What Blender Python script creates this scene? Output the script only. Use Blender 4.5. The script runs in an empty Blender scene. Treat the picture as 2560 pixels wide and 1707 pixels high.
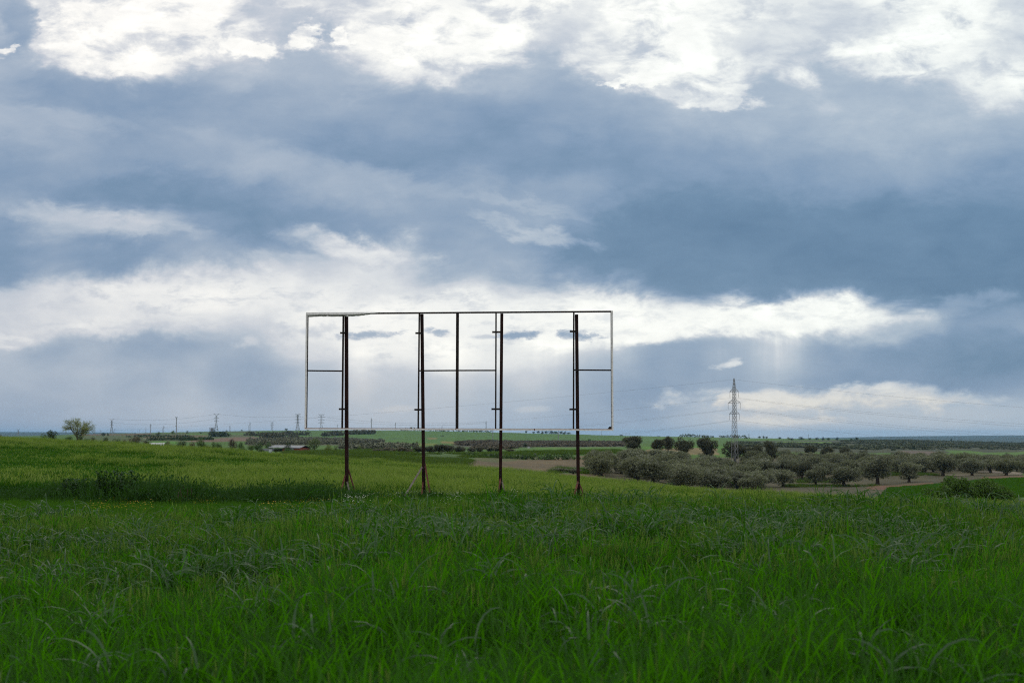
import bpy, math, random
import numpy as np
from mathutils import Vector

random.seed(7)
rng = np.random.default_rng(7)
scene = bpy.context.scene
COL = scene.collection
R = math.radians

# ----------------------------------------------------------------------------------------------
# camera, sky, sun, exposure
# ----------------------------------------------------------------------------------------------
EYE = 1.6
FPX = 50 / 36 * 2560            # focal length in photo pixels
HOR = 1085.0                    # photo row of eye level
PITCH = math.atan((HOR - 853.5) / FPX)

cam_d = bpy.data.cameras.new('camera')
cam = bpy.data.objects.new('camera', cam_d)
COL.objects.link(cam)
cam.location = (0, 0, EYE)
cam.rotation_euler = (R(90) + PITCH, 0, 0)
cam_d.lens = 50
cam_d.sensor_width = 36
cam_d.clip_start = 0.1
cam_d.clip_end = 60000
cam_d.dof.use_dof = True
cam_d.dof.focus_distance = 28
cam_d.dof.aperture_fstop = 4.0
scene.camera = cam

scene.view_settings.view_transform = 'Standard'
scene.view_settings.look = 'None'
scene.view_settings.exposure = 0
scene.view_settings.gamma = 1
scene.view_settings.use_curve_mapping = False
scene.cycles.use_denoising = False
scene.cycles.filter_width = 1.1
scene.cycles.max_bounces = 8
scene.cycles.transparent_max_bounces = 8
scene.cycles.volume_bounces = 0

SUN_EL, SUN_AZ = R(40), R(3)
sun_d = bpy.data.lights.new('sun', 'SUN')
sun_d.energy = 0.9
sun_d.angle = R(42)
sun_d.color = (1.0, 0.95, 0.86)
sun = bpy.data.objects.new('sun', sun_d)
COL.objects.link(sun)
sdir = Vector((math.sin(SUN_AZ) * math.cos(SUN_EL), math.cos(SUN_AZ) * math.cos(SUN_EL), math.sin(SUN_EL)))
sun.rotation_euler = sdir.to_track_quat('Z', 'Y').to_euler()


class Tree:
    """small helper to write node trees"""
    def __init__(self, nt):
        self.nt = nt
        nt.nodes.clear()

    def n(self, typ, **kw):
        nd = self.nt.nodes.new(typ)
        for k, v in kw.items():
            setattr(nd, k, v)
        return nd

    def put(self, sock, v):
        if isinstance(v, bpy.types.NodeSocket):
            self.nt.links.new(v, sock)
        else:
            sock.default_value = v

    def m(self, op, a, b=0.0, c=0.0, clamp=False):
        nd = self.n('ShaderNodeMath', operation=op, use_clamp=clamp)
        self.put(nd.inputs[0], a)
        self.put(nd.inputs[1], b)
        self.put(nd.inputs[2], c)
        return nd.outputs[0]

    def vec(self, x, y, z=0.0):
        nd = self.n('ShaderNodeCombineXYZ')
        for i, v in enumerate((x, y, z)):
            self.put(nd.inputs[i], v)
        return nd.outputs[0]

    def noise(self, vec, scale, detail=4, rough=0.55, dist=0.0, lac=2.0):
        nd = self.n('ShaderNodeTexNoise')
        if vec is not None:
            self.put(nd.inputs['Vector'], vec)
        nd.inputs['Scale'].default_value = scale
        nd.inputs['Detail'].default_value = detail
        nd.inputs['Roughness'].default_value = rough
        nd.inputs['Lacunarity'].default_value = lac
        nd.inputs['Distortion'].default_value = dist
        return nd.outputs['Fac']

    def smooth(self, v, a, b, lo=0.0, hi=1.0):
        nd = self.n('ShaderNodeMapRange', interpolation_type='SMOOTHSTEP')
        self.put(nd.inputs[0], v)
        for i, q in enumerate((a, b, lo, hi)):
            self.put(nd.inputs[i + 1], q)
        return nd.outputs[0]

    def mix(self, fac, a, b, blend='MIX'):
        nd = self.n('ShaderNodeMix', data_type='RGBA', blend_type=blend)
        self.put(nd.inputs[0], fac)
        self.put(nd.inputs[6], a)
        self.put(nd.inputs[7], b)
        return nd.outputs[2]

    def ramp(self, fac, stops, interp='LINEAR'):
        nd = self.n('ShaderNodeValToRGB')
        cr = nd.color_ramp
        cr.interpolation = interp
        while len(cr.elements) < len(stops):
            cr.elements.new(0.5)
        for e, (p, c) in zip(cr.elements, stops):
            e.position = p
            e.color = c if len(c) == 4 else (*c, 1)
        self.put(nd.inputs[0], fac)
        return nd.outputs[0]


def lin(r, g, b):
    f = lambda c: c / 12.92 if c <= 0.04045 else ((c + 0.055) / 1.055) ** 2.4
    return (f(r / 255), f(g / 255), f(b / 255), 1.0)


# brightness of the cloud deck by bearing (columns) and height above the skyline (rows)
CLOUD_ROWS = [0, 80, 160, 240, 320, 400, 480, 560, 640, 720, 800, 880, 960, 1040, 1085]
CLOUD_COLS = [i * 160 for i in range(17)]
CLOUD = [
    [60, 85, 100, 98, 80, 80, 85, 100, 100, 97, 100, 100, 82, 85, 90, 100, 92],
    [38, 96, 100, 98, 56, 48, 68, 98, 96, 72, 92, 98, 68, 62, 84, 94, 74],
    [46, 74, 92, 62, 58, 48, 78, 82, 52, 46, 92, 94, 58, 50, 86, 82, 82],
    [48, 32, 28, 32, 40, 40, 38, 36, 36, 36, 44, 70, 52, 54, 44, 58, 80],
    [50, 38, 30, 34, 34, 30, 27, 25, 22, 29, 34, 35, 40, 45, 48, 48, 48],
    [26, 30, 30, 36, 44, 22, 18, 20, 18, 18, 24, 26, 31, 35, 37, 36, 30],
    [32, 24, 14, 19, 24, 36, 36, 34, 32, 34, 18, 16, 16, 23, 24, 19, 14],
    [24, 56, 58, 28, 19, 20, 29, 32, 46, 28, 9, 5, 5, 8, 9, 8, 8],
    [20, 28, 20, 38, 56, 56, 74, 36, 42, 14, 8, 8, 4, 6, 8, 4, 4],
    [64, 74, 86, 88, 86, 80, 76, 72, 64, 62, 36, 14, 9, 13, 13, 5, 7],
    [70, 75, 80, 74, 72, 90, 96, 92, 90, 98, 100, 94, 84, 88, 62, 22, 30],
    [48, 40, 35, 34, 40, 75, 90, 90, 85, 66, 36, 32, 36, 26, 18, 14, 11],
    [44, 45, 45, 40, 32, 50, 60, 60, 60, 43, 28, 32, 40, 28, 19, 19, 25],
    [38, 42, 45, 52, 45, 50, 55, 55, 50, 40, 36, 54, 62, 58, 58, 58, 52],
    [34, 38, 42, 50, 50, 55, 56, 56, 54, 48, 48, 56, 58, 54, 55, 55, 55],
]


def px_dir(X, Y):
    """photo pixel -> (U, V) = (x/y, z/y) of its direction"""
    a = math.atan((853.5 - Y) / FPX) + PITCH
    V = math.tan(a)
    dep = math.cos(PITCH) + V * math.sin(PITCH)
    return (X - 1280) / FPX * dep, V


def build_sky():
    world = bpy.data.worlds.new('World')
    scene.world = world
    world.use_nodes = True
    t = Tree(world.node_tree)
    tc = t.n('ShaderNodeTexCoord')
    sep = t.n('ShaderNodeSeparateXYZ')
    t.put(sep.inputs[0], tc.outputs['Generated'])
    x, y, z = sep.outputs
    ya = t.m('MAXIMUM', t.m('ABSOLUTE', y), 0.12)
    U = t.m('DIVIDE', x, ya)
    V = t.m('DIVIDE', z, ya)
    base = t.vec(U, t.m('MULTIPLY', V, 1.9))
    big = t.noise(base, 5.0, 4, 0.55)
    fine = t.noise(base, 15.0, 6, 0.62, 0.3)
    fine2 = t.noise(t.vec(t.m('ADD', U, 7.3), t.m('MULTIPLY', V, 1.9)), 13.0, 6, 0.62, 0.3)
    # ragged edges: bend the lookup by noise (less near the skyline where the deck is far off)
    far = t.smooth(V, 0.0, 0.12, 0.25, 1.0)
    du = t.m('MULTIPLY', t.m('MULTIPLY', t.m('SUBTRACT', fine, 0.5), 0.10), far)
    dv = t.m('MULTIPLY', t.m('MULTIPLY', t.m('SUBTRACT', fine2, 0.5), 0.055), far)
    Uw = t.m('ADD', U, du)
    Vw = t.m('ADD', V, dv)
    # table lookup
    vs = [px_dir(1280, r)[1] for r in CLOUD_ROWS]
    v_lo, v_hi = 0.0, vs[0]
    vpos = t.m('DIVIDE', Vw, v_hi, clamp=True)
    us = [px_dir(c, 640)[0] for c in CLOUD_COLS]
    step = us[1] - us[0]
    Uc = t.m('MAXIMUM', t.m('MINIMUM', Uw, us[-1]), us[0])
    acc = None
    for j, u0 in enumerate(us):
        fc = t.n('ShaderNodeFloatCurve')
        cv = fc.mapping.curves[0]
        st = [(max(0.0, min(1.0, vs[i] / v_hi)), CLOUD[i][j] / 100) for i in range(len(CLOUD_ROWS) - 1, -1, -1)]
        while len(cv.points) < len(st):
            cv.points.new(0.5, 0.5)
        for pt, loc in zip(cv.points, st):
            pt.location = loc
            pt.handle_type = 'AUTO_CLAMPED'
        fc.mapping.update()
        t.put(fc.inputs['Value'], vpos)
        c = fc.outputs[0]
        w = t.smooth(t.m('ABSOLUTE', t.m('SUBTRACT', Uc, u0)), 0.0, step, 1.0, 0.0)
        acc = t.m('MULTIPLY', c, w) if acc is None else t.m('ADD', acc, t.m('MULTIPLY', c, w))
    T = acc
    fineb = t.noise(t.vec(U, t.m('MULTIPLY', V, 2.2)), 95.0, 7, 0.68, 0.3)

    def put_blob(T, px, py, rx, ry, ang, amount, soft, ragged, target, UV, rim):
        u0, v0 = px_dir(px, py)
        mp = t.n('ShaderNodeMapping', vector_type='TEXTURE')
        t.put(mp.inputs[0], UV)
        mp.inputs['Location'].default_value = (u0, v0, 0)
        mp.inputs['Rotation'].default_value = (0, 0, R(ang))
        mp.inputs['Scale'].default_value = (rx / FPX, ry / FPX, 1)
        ln = t.n('ShaderNodeVectorMath', operation='LENGTH')
        t.put(ln.inputs[0], mp.outputs[0])
        d = t.m('MULTIPLY_ADD', rim, ragged, ln.outputs['Value'])
        k = t.smooth(d, 1.0 - soft + ragged / 2, 1.0 + soft + ragged / 2, amount, 0.0)
        return t.m('ADD', T, t.m('MULTIPLY', k, t.m('SUBTRACT', target, T)))

    softrim = t.noise(t.vec(U, t.m('MULTIPLY', V, 2.0)), 26.0, 7, 0.62, 0.3)
    UVw = t.vec(Uw, Vw)
    UV0 = t.vec(U, V)
    for b in CLOUD_SHEETS:
        T = put_blob(T, *b, UVw, softrim)
    # cloud texture: stronger in the mid tones
    T = t.m('ADD', T, t.m('MULTIPLY', t.m('SUBTRACT', big, 0.5), 0.10))
    billow = t.noise(base, 20.0, 8, 0.64, 0.25)
    billow2 = t.noise(t.vec(t.m('ADD', U, 3.1), t.m('MULTIPLY', V, 2.6)), 34.0, 8, 0.66, 0.2)
    wsp = t.noise(t.vec(U, t.m('MULTIPLY', V, 3.6)), 9.0, 6, 0.6, 0.4)
    T = t.m('ADD', T, 0.015)
    up = t.m('MAXIMUM', t.smooth(V, 0.13, 0.18, 0.0, 1.0), t.m('MULTIPLY', t.smooth(U, -0.05, 0.12, 0.18, 0.75), t.smooth(V, 0.05, 0.08)))
    edge = t.smooth(t.m('ADD', T, t.m('MULTIPLY', t.m('SUBTRACT', t.m('ADD', t.m('MULTIPLY', billow, 0.6), t.m('MULTIPLY', billow2, 0.4)), 0.5), 1.4)), 0.42, 1.02)
    hi_part = t.smooth(T, 0.44, 0.66)
    puff = t.m('MULTIPLY', t.m('MULTIPLY', edge, hi_part), up)
    T = t.m('ADD', t.m('MINIMUM', T, 0.94), t.m('MULTIPLY', puff, 0.10))
    # grey folds inside the bright parts, soft wisps in the dark parts
    T = t.m('SUBTRACT', T, t.m('MULTIPLY', t.m('MULTIPLY', t.m('SUBTRACT', 1.0, edge), hi_part), t.m('MULTIPLY', up, 0.07)))
    T = t.m('SUBTRACT', T, t.m('MULTIPLY', t.m('MULTIPLY', t.smooth(T, 0.78, 0.98), t.smooth(softrim, 0.46, 0.70)), t.m('MULTIPLY', t.smooth(V, 0.1, 0.2), 0.32)))
    T = t.m('ADD', T, t.m('MULTIPLY', t.m('SUBTRACT', billow, 0.5), t.smooth(V, 0.0, 0.06, 0.08, 0.25)))
    T = t.m('ADD', T, t.m('MULTIPLY', t.m('SUBTRACT', wsp, 0.5), 0.14))
    T = t.m('SUBTRACT', T, t.m('MULTIPLY', t.m('MULTIPLY', t.smooth(T, 0.66, 0.9), t.smooth(billow2, 0.48, 0.68)), t.smooth(V, 0.12, 0.18, 0.16, 0.06)))

    for b in CLOUD_PATCHES:
        T = put_blob(T, *b, UV0, fineb)
    # rain curtains hanging below the bright band: thin vertical streaks
    streak = t.noise(t.vec(U, t.m('MULTIPLY', V, 0.06)), 85.0, 4, 0.6)
    for (px, py0, py1, w, amt) in RAIN:
        u0, v0 = px_dir(px, py0)
        v1 = px_dir(px, py1)[1]
        lean = t.m('MULTIPLY', t.m('SUBTRACT', V, v0), 0.10)
        h = t.m('DIVIDE', t.m('ABSOLUTE', t.m('SUBTRACT', t.m('SUBTRACT', U, u0), lean)), w / FPX)
        k = t.m('MULTIPLY', t.smooth(h, 0.1, 1.0, 1.0, 0.0), t.m('MULTIPLY', t.smooth(V, v1, v0), t.smooth(V, v0, v0 + 0.012, 1.0, 0.0)))
        k = t.m('MULTIPLY', k, t.smooth(streak, 0.25, 0.75, 0.62, 1.0))
        T = t.m('ADD', T, t.m('MULTIPLY', k, amt))

    col = t.ramp(t.m('MULTIPLY', T, 0.8, clamp=True), [
        (0.00, lin(84, 119, 152)), (0.10, lin(101, 133, 164)), (0.20, lin(125, 150, 179)), (0.32, lin(150, 168, 190)), (0.44, lin(175, 187, 202)),
        (0.56, lin(200, 205, 214)), (0.68, lin(229, 230, 231)), (0.80, lin(254, 252, 247)), (1.0, (1.35, 1.32, 1.26, 1))])
    # greyer towards the left, bluer towards the right and low down
    hue = t.smooth(U, -0.35, 0.35)
    col = t.mix(t.m('MULTIPLY', hue, 0.55), col, t.mix(1.0, col, (0.90, 1.0, 1.02, 1), 'MULTIPLY'))
    # the deck opens overhead towards the sun
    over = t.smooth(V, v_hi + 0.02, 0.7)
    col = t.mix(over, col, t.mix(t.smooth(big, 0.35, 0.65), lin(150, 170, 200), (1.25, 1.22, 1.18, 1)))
    # unseen deck behind the camera, brightened to add frontal light
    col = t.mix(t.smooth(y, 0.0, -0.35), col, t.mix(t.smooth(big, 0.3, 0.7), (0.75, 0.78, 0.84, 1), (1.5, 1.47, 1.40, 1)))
    warm = t.m('MULTIPLY', t.smooth(T, 0.5, 0.8), t.smooth(V, 0.045, 0.02))
    col = t.mix(warm, col, t.mix(1.0, col, (1.05, 0.98, 0.90, 1), 'MULTIPLY'))
    low = t.smooth(V, -0.05, 0.0)
    col = t.mix(low, lin(120, 130, 120), col)
    sky = t.n('ShaderNodeTexSky', sky_type='NISHITA')
    sky.sun_disc = False
    sky.sun_elevation = SUN_EL
    sky.sun_rotation = SUN_AZ
    sky.air_density = 1.0
    sky.dust_density = 1.5
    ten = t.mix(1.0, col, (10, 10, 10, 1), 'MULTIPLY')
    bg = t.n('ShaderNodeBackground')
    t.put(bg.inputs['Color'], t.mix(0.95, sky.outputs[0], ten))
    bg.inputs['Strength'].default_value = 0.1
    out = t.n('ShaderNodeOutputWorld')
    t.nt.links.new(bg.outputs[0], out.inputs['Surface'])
    world.cycles.sampling_method = 'MANUAL'
    world.cycles.sample_map_resolution = 512


#  x, y, half-width, half-height, tilt, amount, softness, raggedness, brightness
CLOUD_SHEETS = [
    (1950, 610, 620, 105, -2, 0.60, 0.7, 0.8, 0.05), (690, 395, 250, 30, -20, 0.60, 0.8, 1.4, 0.47), (1010, 462, 190, 20, -9, 0.60, 0.8, 1.6, 0.46),
    (230, 556, 210, 20, -7, 0.80, 0.85, 1.9, 0.66), (890, 618, 130, 20, -12, 0.80, 0.8, 1.8, 0.86), (1310, 577, 110, 13, -15, 0.75, 0.85, 2.0, 0.64),
    (1300, 512, 140, 11, -9, 0.55, 0.7, 1.8, 0.52), (280, 245, 280, 48, -4, 0.55, 0.7, 1.0, 0.23), (120, 303, 200, 22, -8, 0.60, 0.7, 1.2, 0.50),
    (380, 490, 330, 34, -3, 0.55, 0.7, 1.0, 0.14), (330, 78, 270, 80, -3, 0.90, 0.85, 2.6, 1.0), (690, 55, 70, 55, 0, 0.80, 0.6, 2.2, 0.60),
    (865, 55, 75, 62, 0, 0.75, 0.6, 2.2, 0.60), (745, 95, 52, 32, -10, 0.90, 0.35, 2.0, 0.98), (600, 122, 95, 24, -18, 0.90, 0.35, 2.0, 0.97),
    (1080, 100, 190, 75, -6, 0.90, 0.85, 2.6, 1.0), (865, 92, 42, 30, 0, 0.90, 0.3, 2.0, 1.0), (1270, 190, 80, 45, 0, 0.70, 0.6, 1.4, 0.48),
    (1450, 105, 58, 85, 0, 0.70, 0.6, 2.0, 0.70), (1700, 165, 215, 46, -3, 0.90, 0.85, 2.6, 0.96), (1800, 236, 95, 20, -4, 0.90, 0.4, 1.8, 0.92),
    (1560, 198, 65, 17, 6, 0.90, 0.3, 1.8, 0.97), (1985, 95, 145, 80, 5, 0.80, 0.6, 1.4, 0.74), (2120, 290, 350, 62, 0, 0.65, 0.8, 1.2, 0.57), (1880, 20, 160, 30, 0, 0.7, 0.6, 1.4, 0.86), (2270, 105, 190, 38, 15, 0.90, 0.7, 2.4, 0.93),
    (2300, 172, 65, 13, 8, 0.80, 0.5, 1.8, 0.88), (2505, 205, 95, 85, 0, 0.70, 0.6, 1.6, 0.88), (2045, 268, 38, 32, 0, 0.60, 0.7, 1.6, 0.66),
    (25, 85, 48, 70, 0, 0.85, 0.5, 1.4, 0.34), (2, 128, 26, 16, 0, 0.90, 0.4, 1.8, 0.97), (1790, 806, 450, 40, 4, 0.80, 0.4, 1.3, 0.98),
    (2420, 742, 90, 22, 12, 0.55, 0.7, 2.0, 0.46), (50, 838, 60, 16, 0, 0.6, 0.6, 3.0, 0.90), (300, 820, 130, 24, -4, 0.55, 0.6, 3.0, 0.88), (640, 855, 40, 16, 0, 0.5, 0.6, 3.0, 0.82),
    (2000, 1000, 250, 26, 0, 0.80, 0.7, 4.5, 0.88), (2350, 985, 180, 16, -2, 0.60, 0.7, 4.5, 0.82), (1950, 1050, 120, 12, 0, 0.6, 0.7, 4.5, 0.86),
]
CLOUD_PATCHES = [
    (922, 838, 66, 7.5, 3, 0.70, 0.7, 4.2, 0.26),
    (1093, 829, 26, 7, -6, 0.65, 0.7, 4.2, 0.24),
    (1298, 838, 40, 9, 2, 0.8, 0.6, 4.0, 0.18),
    (1448, 838, 44, 9, -5, 0.8, 0.7, 4.4, 0.2),
    (1215, 842, 28, 5, 2, 0.35, 0.6, 2.4, 0.3),
    (1820, 912, 38, 6, 8, 0.6, 0.7, 4.2, 0.78), (1836, 905, 16, 9, 20, 0.6, 0.7, 4.0, 0.82),
    (1330, 1023, 40, 8, 3, 0.35, 0.5, 1.6, 0.75),
    (1000, 1022, 48, 8, 3, 0.35, 0.6, 2.4, 0.75),
]
RAIN = [(1950, 858, 1015, 95, 0.27), (1930, 858, 985, 190, 0.15), (900, 890, 1060, 70, 0.16), (1380, 870, 1075, 110, 0.16), (1130, 880, 1060, 90, 0.12),
        (1790, 890, 1085, 60, 0.10), (250, 880, 1070, 90, 0.08), (480, 900, 1080, 80, 0.10), (1580, 870, 1000, 60, 0.12)]
build_sky()


# ----------------------------------------------------------------------------------------------
# helpers for objects
# ----------------------------------------------------------------------------------------------
def tag(o, label=None, cat=None, group=None, kind=None):
    if label:
        o['label'] = label
    if cat:
        o['category'] = cat
    if group:
        o['group'] = group
    if kind:
        o['kind'] = kind
    return o


def empty(name, loc=(0, 0, 0), rz=0.0):
    o = bpy.data.objects.new(name, None)
    COL.objects.link(o)
    o.location = loc
    o.rotation_euler = (0, 0, rz)
    return o


def link(name, mesh, parent=None, loc=(0, 0, 0)):
    o = bpy.data.objects.new(name, mesh)
    COL.objects.link(o)
    o.location = loc
    if parent is not None:
        o.parent = parent
    return o


def children_of(o, pool):
    return [c for c in pool if c.parent == o]


class MB:
    """collects quads / tris as numpy blocks and makes ONE mesh"""
    def __init__(self):
        self.v, self.f, self.mi, self.n = [], [], [], 0

    def add(self, verts, faces, mat=0):
        verts = np.asarray(verts, float).reshape(-1, 3)
        off = self.n
        self.v.append(verts)
        self.n += len(verts)
        for fc in faces:
            self.f.append(tuple(int(i) + off for i in fc))
            self.mi.append(mat)

    def add_quads(self, verts, quads, mat=0):
        verts = np.asarray(verts, float).reshape(-1, 3)
        q = np.asarray(quads, int) + self.n
        self.v.append(verts)
        self.n += len(verts)
        self.f.extend(map(tuple, q.tolist()))
        if np.isscalar(mat):
            self.mi.extend([mat] * len(q))
        else:
            self.mi.extend(list(mat))

    def box(self, c, s, mat=0, rz=0.0):
        hx, hy, hz = s[0] / 2, s[1] / 2, s[2] / 2
        p = np.array([(sx * hx, sy * hy, sz * hz) for sz in (-1, 1) for sy in (-1, 1) for sx in (-1, 1)], float)
        if rz:
            ca, sa = math.cos(rz), math.sin(rz)
            p = np.stack([p[:, 0] * ca - p[:, 1] * sa, p[:, 0] * sa + p[:, 1] * ca, p[:, 2]], 1)
        self.add(p + np.array(c), [(0, 2, 3, 1), (4, 5, 7, 6), (0, 1, 5, 4), (2, 6, 7, 3), (0, 4, 6, 2), (1, 3, 7, 5)], mat)

    def bar(self, a, b, w, h=None, mat=0, up=(0, 0, 1)):
        """rectangular bar from a to b"""
        a, b = np.array(a, float), np.array(b, float)
        h = w if h is None else h
        d = b - a
        d = d / (np.linalg.norm(d) + 1e-9)
        u = np.array(up, float)
        if abs(np.dot(u, d)) > 0.95:
            u = np.array((0, 1.0, 0))
        s = np.cross(d, u)
        s /= np.linalg.norm(s)
        u = np.cross(s, d)
        p = [e + s * sx * w / 2 + u * su * h / 2 for e in (a, b) for su in (-1, 1) for sx in (-1, 1)]
        self.add(p, [(0, 2, 3, 1), (4, 5, 7, 6), (0, 1, 5, 4), (2, 6, 7, 3), (0, 4, 6, 2), (1, 3, 7, 5)], mat)

    def tube(self, pts, radii, sides=6, mat=0, cap=True):
        pts = np.asarray(pts, float)
        n = len(pts)
        radii = np.broadcast_to(np.asarray(radii, float), (n,))
        tan = np.gradient(pts, axis=0)
        tan /= np.linalg.norm(tan, axis=1)[:, None] + 1e-9
        ref = np.array((0.31, 0.95, 0.0)) if abs(tan[0][2]) > 0.5 else np.array((0, 0, 1.0))
        s = np.cross(tan, ref)
        s /= np.linalg.norm(s, axis=1)[:, None] + 1e-9
        u = np.cross(s, tan)
        ang = np.arange(sides) / sides * 2 * math.pi
        ring = pts[:, None, :] + radii[:, None, None] * (np.cos(ang)[None, :, None] * s[:, None, :] + np.sin(ang)[None, :, None] * u[:, None, :])
        q = []
        for i in range(n - 1):
            for k in range(sides):
                k2 = (k + 1) % sides
                q.append((i * sides + k, i * sides + k2, (i + 1) * sides + k2, (i + 1) * sides + k))
        if cap:
            q.append(tuple(range(sides))[::-1])
            q.append(tuple((n - 1) * sides + k for k in range(sides)))
        self.add(ring.reshape(-1, 3), q, mat)

    def mesh(self, name, mats, smooth=False):
        me = bpy.data.meshes.new(name)
        v = np.concatenate(self.v) if self.v else np.zeros((0, 3))
        me.from_pydata(v.tolist(), [], self.f)
        for m in (mats if isinstance(mats, (list, tuple)) else [mats]):
            me.materials.append(m)
        me.polygons.foreach_set('material_index', np.array(self.mi, dtype=np.int32))
        if smooth:
            me.polygons.foreach_set('use_smooth', np.ones(len(self.f), dtype=bool))
        me.update()
        return me

    def build(self, name, mats, parent=None, loc=(0, 0, 0), smooth=False):
        return link(name, self.mesh(name, mats, smooth), parent, loc)


# ----------------------------------------------------------------------------------------------
# materials
# ----------------------------------------------------------------------------------------------
def new_mat(name):
    m = bpy.data.materials.new(name)
    m.use_nodes = True
    return m, Tree(m.node_tree)


def finish(t, shader):
    o = t.n('ShaderNodeOutputMaterial')
    t.nt.links.new(shader, o.inputs['Surface'])


def principled(t, col, rough=0.6, spec=0.5, metal=0.0, normal=None):
    p = t.n('ShaderNodeBsdfPrincipled')
    t.put(p.inputs['Base Color'], col)
    t.put(p.inputs['Roughness'], rough)
    p.inputs['Specular IOR Level'].default_value = spec
    p.inputs['Metallic'].default_value = metal
    if normal is not None:
        t.put(p.inputs['Normal'], normal)
    return p.outputs[0]


def leaf_mat(name, c1, c2, trans_col, trans=0.35, rough=0.4, spec=0.5, big_scale=0.35):
    """leaf blades: a random shade per blade between c1 and c2, light passing through"""
    m, t = new_mat(name)
    g = t.n('ShaderNodeNewGeometry')
    oi = t.n('ShaderNodeObjectInfo')
    pn = t.noise(g.outputs['Position'], big_scale, 3, 0.6)
    f = t.m('ADD', t.m('MULTIPLY', g.outputs['Random Per Island'], 0.6), t.m('MULTIPLY', t.smooth(pn, 0.3, 0.7), 0.4))
    col = t.mix(f, (*c1, 1), (*c2, 1))
    col = t.mix(1.0, col, t.ramp(oi.outputs['Random'], [(0, (0.82, 0.85, 0.8)), (1, (1.15, 1.12, 1.1))]), 'MULTIPLY')
    df = t.n('ShaderNodeBsdfDiffuse')
    t.put(df.inputs[0], col)
    tr = t.n('ShaderNodeBsdfTranslucent')
    t.put(tr.inputs[0], t.mix(f, (*[q * 0.75 for q in trans_col], 1), (*trans_col, 1)))
    m1 = t.n('ShaderNodeMixShader')
    m1.inputs[0].default_value = trans
    t.nt.links.new(df.outputs[0], m1.inputs[1])
    t.nt.links.new(tr.outputs[0], m1.inputs[2])
    gl = t.n('ShaderNodeBsdfGlossy')
    gl.inputs['Roughness'].default_value = rough
    mx = t.n('ShaderNodeMixShader')
    mx.inputs[0].default_value = spec * 0.13
    t.nt.links.new(m1.outputs[0], mx.inputs[1])
    t.nt.links.new(gl.outputs[0], mx.inputs[2])
    finish(t, mx.outputs[0])
    return m


def foliage_mat(name, trans=0.3):
    """tree crowns: shade from the object's own colour, varied leaf by leaf"""
    m, t = new_mat(name)
    g = t.n('ShaderNodeNewGeometry')
    oi = t.n('ShaderNodeObjectInfo')
    k = t.ramp(g.outputs['Random Per Island'], [(0, (0.62, 0.62, 0.62)), (0.6, (1, 1, 1)), (1, (1.5, 1.5, 1.42))])
    col = t.mix(1.0, oi.outputs['Color'], k, 'MULTIPLY')
    p = principled(t, col, 0.6, 0.3)
    tr = t.n('ShaderNodeBsdfTranslucent')
    t.put(tr.inputs[0], t.mix(1.0, col, (1.5, 1.6, 0.9, 1), 'MULTIPLY'))
    mx = t.n('ShaderNodeMixShader')
    mx.inputs[0].default_value = trans
    t.nt.links.new(p, mx.inputs[1])
    t.nt.links.new(tr.outputs[0], mx.inputs[2])
    finish(t, mx.outputs[0])
    return m


def rough_mat(name, c1, c2, scale, rough=0.7, spec=0.4, metal=0.0, bump=0.15, detail=6, thr=(0.35, 0.65)):
    m, t = new_mat(name)
    tc = t.n('ShaderNodeTexCoord')
    n = t.noise(tc.outputs['Object'], scale, detail, 0.65)
    col = t.mix(t.smooth(n, *thr), (*c1, 1), (*c2, 1))
    b = t.n('ShaderNodeBump')
    b.inputs['Strength'].default_value = bump
    b.inputs['Distance'].default_value = 0.01
    t.put(b.inputs['Height'], n)
    finish(t, principled(t, col, rough, spec, metal, b.outputs[0]))
    return m


M = {}
M['wheat_leaf'] = leaf_mat('wheat_leaf', (0.012, 0.050, 0.003), (0.030, 0.098, 0.005), (0.060, 0.24, 0.001), 0.55, 0.42, 0.07)
M['wheat_stem'] = leaf_mat('wheat_stem', (0.03, 0.08, 0.01), (0.055, 0.12, 0.016), (0.08, 0.2, 0.01), 0.3, 0.6, 0.05)
M['wheat_ear'] = leaf_mat('wheat_ear', (0.09, 0.18, 0.022), (0.15, 0.245, 0.042), (0.16, 0.33, 0.022), 0.35, 0.65, 0.04)
M['dry_leaf'] = leaf_mat('dry_leaf', (0.17, 0.13, 0.02), (0.24, 0.18, 0.03), (0.3, 0.22, 0.03), 0.35, 0.6, 0.3)
M['droop_leaf'] = leaf_mat('droop_leaf', (0.012, 0.048, 0.006), (0.026, 0.085, 0.012), (0.045, 0.17, 0.003), 0.34, 0.30, 0.30)
M['barley_leaf'] = leaf_mat('barley_leaf', (0.016, 0.066, 0.005), (0.034, 0.105, 0.009), (0.048, 0.17, 0.003), 0.45, 0.6, 0.05, 0.06)
M['barley_ear'] = leaf_mat('barley_ear', (0.11, 0.18, 0.026), (0.23, 0.285, 0.075), (0.19, 0.31, 0.03), 0.4, 0.65, 0.05, 0.06)
M['meadow_leaf'] = leaf_mat('meadow_leaf', (0.022, 0.07, 0.006), (0.042, 0.11, 0.01), (0.07, 0.20, 0.004), 0.4, 0.55, 0.05)
M['rough_leaf'] = leaf_mat('rough_leaf', (0.038, 0.074, 0.013), (0.085, 0.125, 0.028), (0.09, 0.17, 0.012), 0.35, 0.7, 0.05, 0.08)
M['weed_leaf'] = leaf_mat('weed_leaf', (0.010, 0.036, 0.006), (0.025, 0.068, 0.012), (0.04, 0.12, 0.006), 0.28, 0.55, 0.07)
M['thistle_leaf'] = leaf_mat('thistle_leaf', (0.014, 0.04, 0.014), (0.035, 0.07, 0.03), (0.04, 0.10, 0.012), 0.22, 0.5, 0.14)
M['flower_yellow'] = leaf_mat('flower_yellow', (0.6, 0.36, 0.01), (0.75, 0.5, 0.02), (0.7, 0.5, 0.02), 0.3, 0.6)
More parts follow.
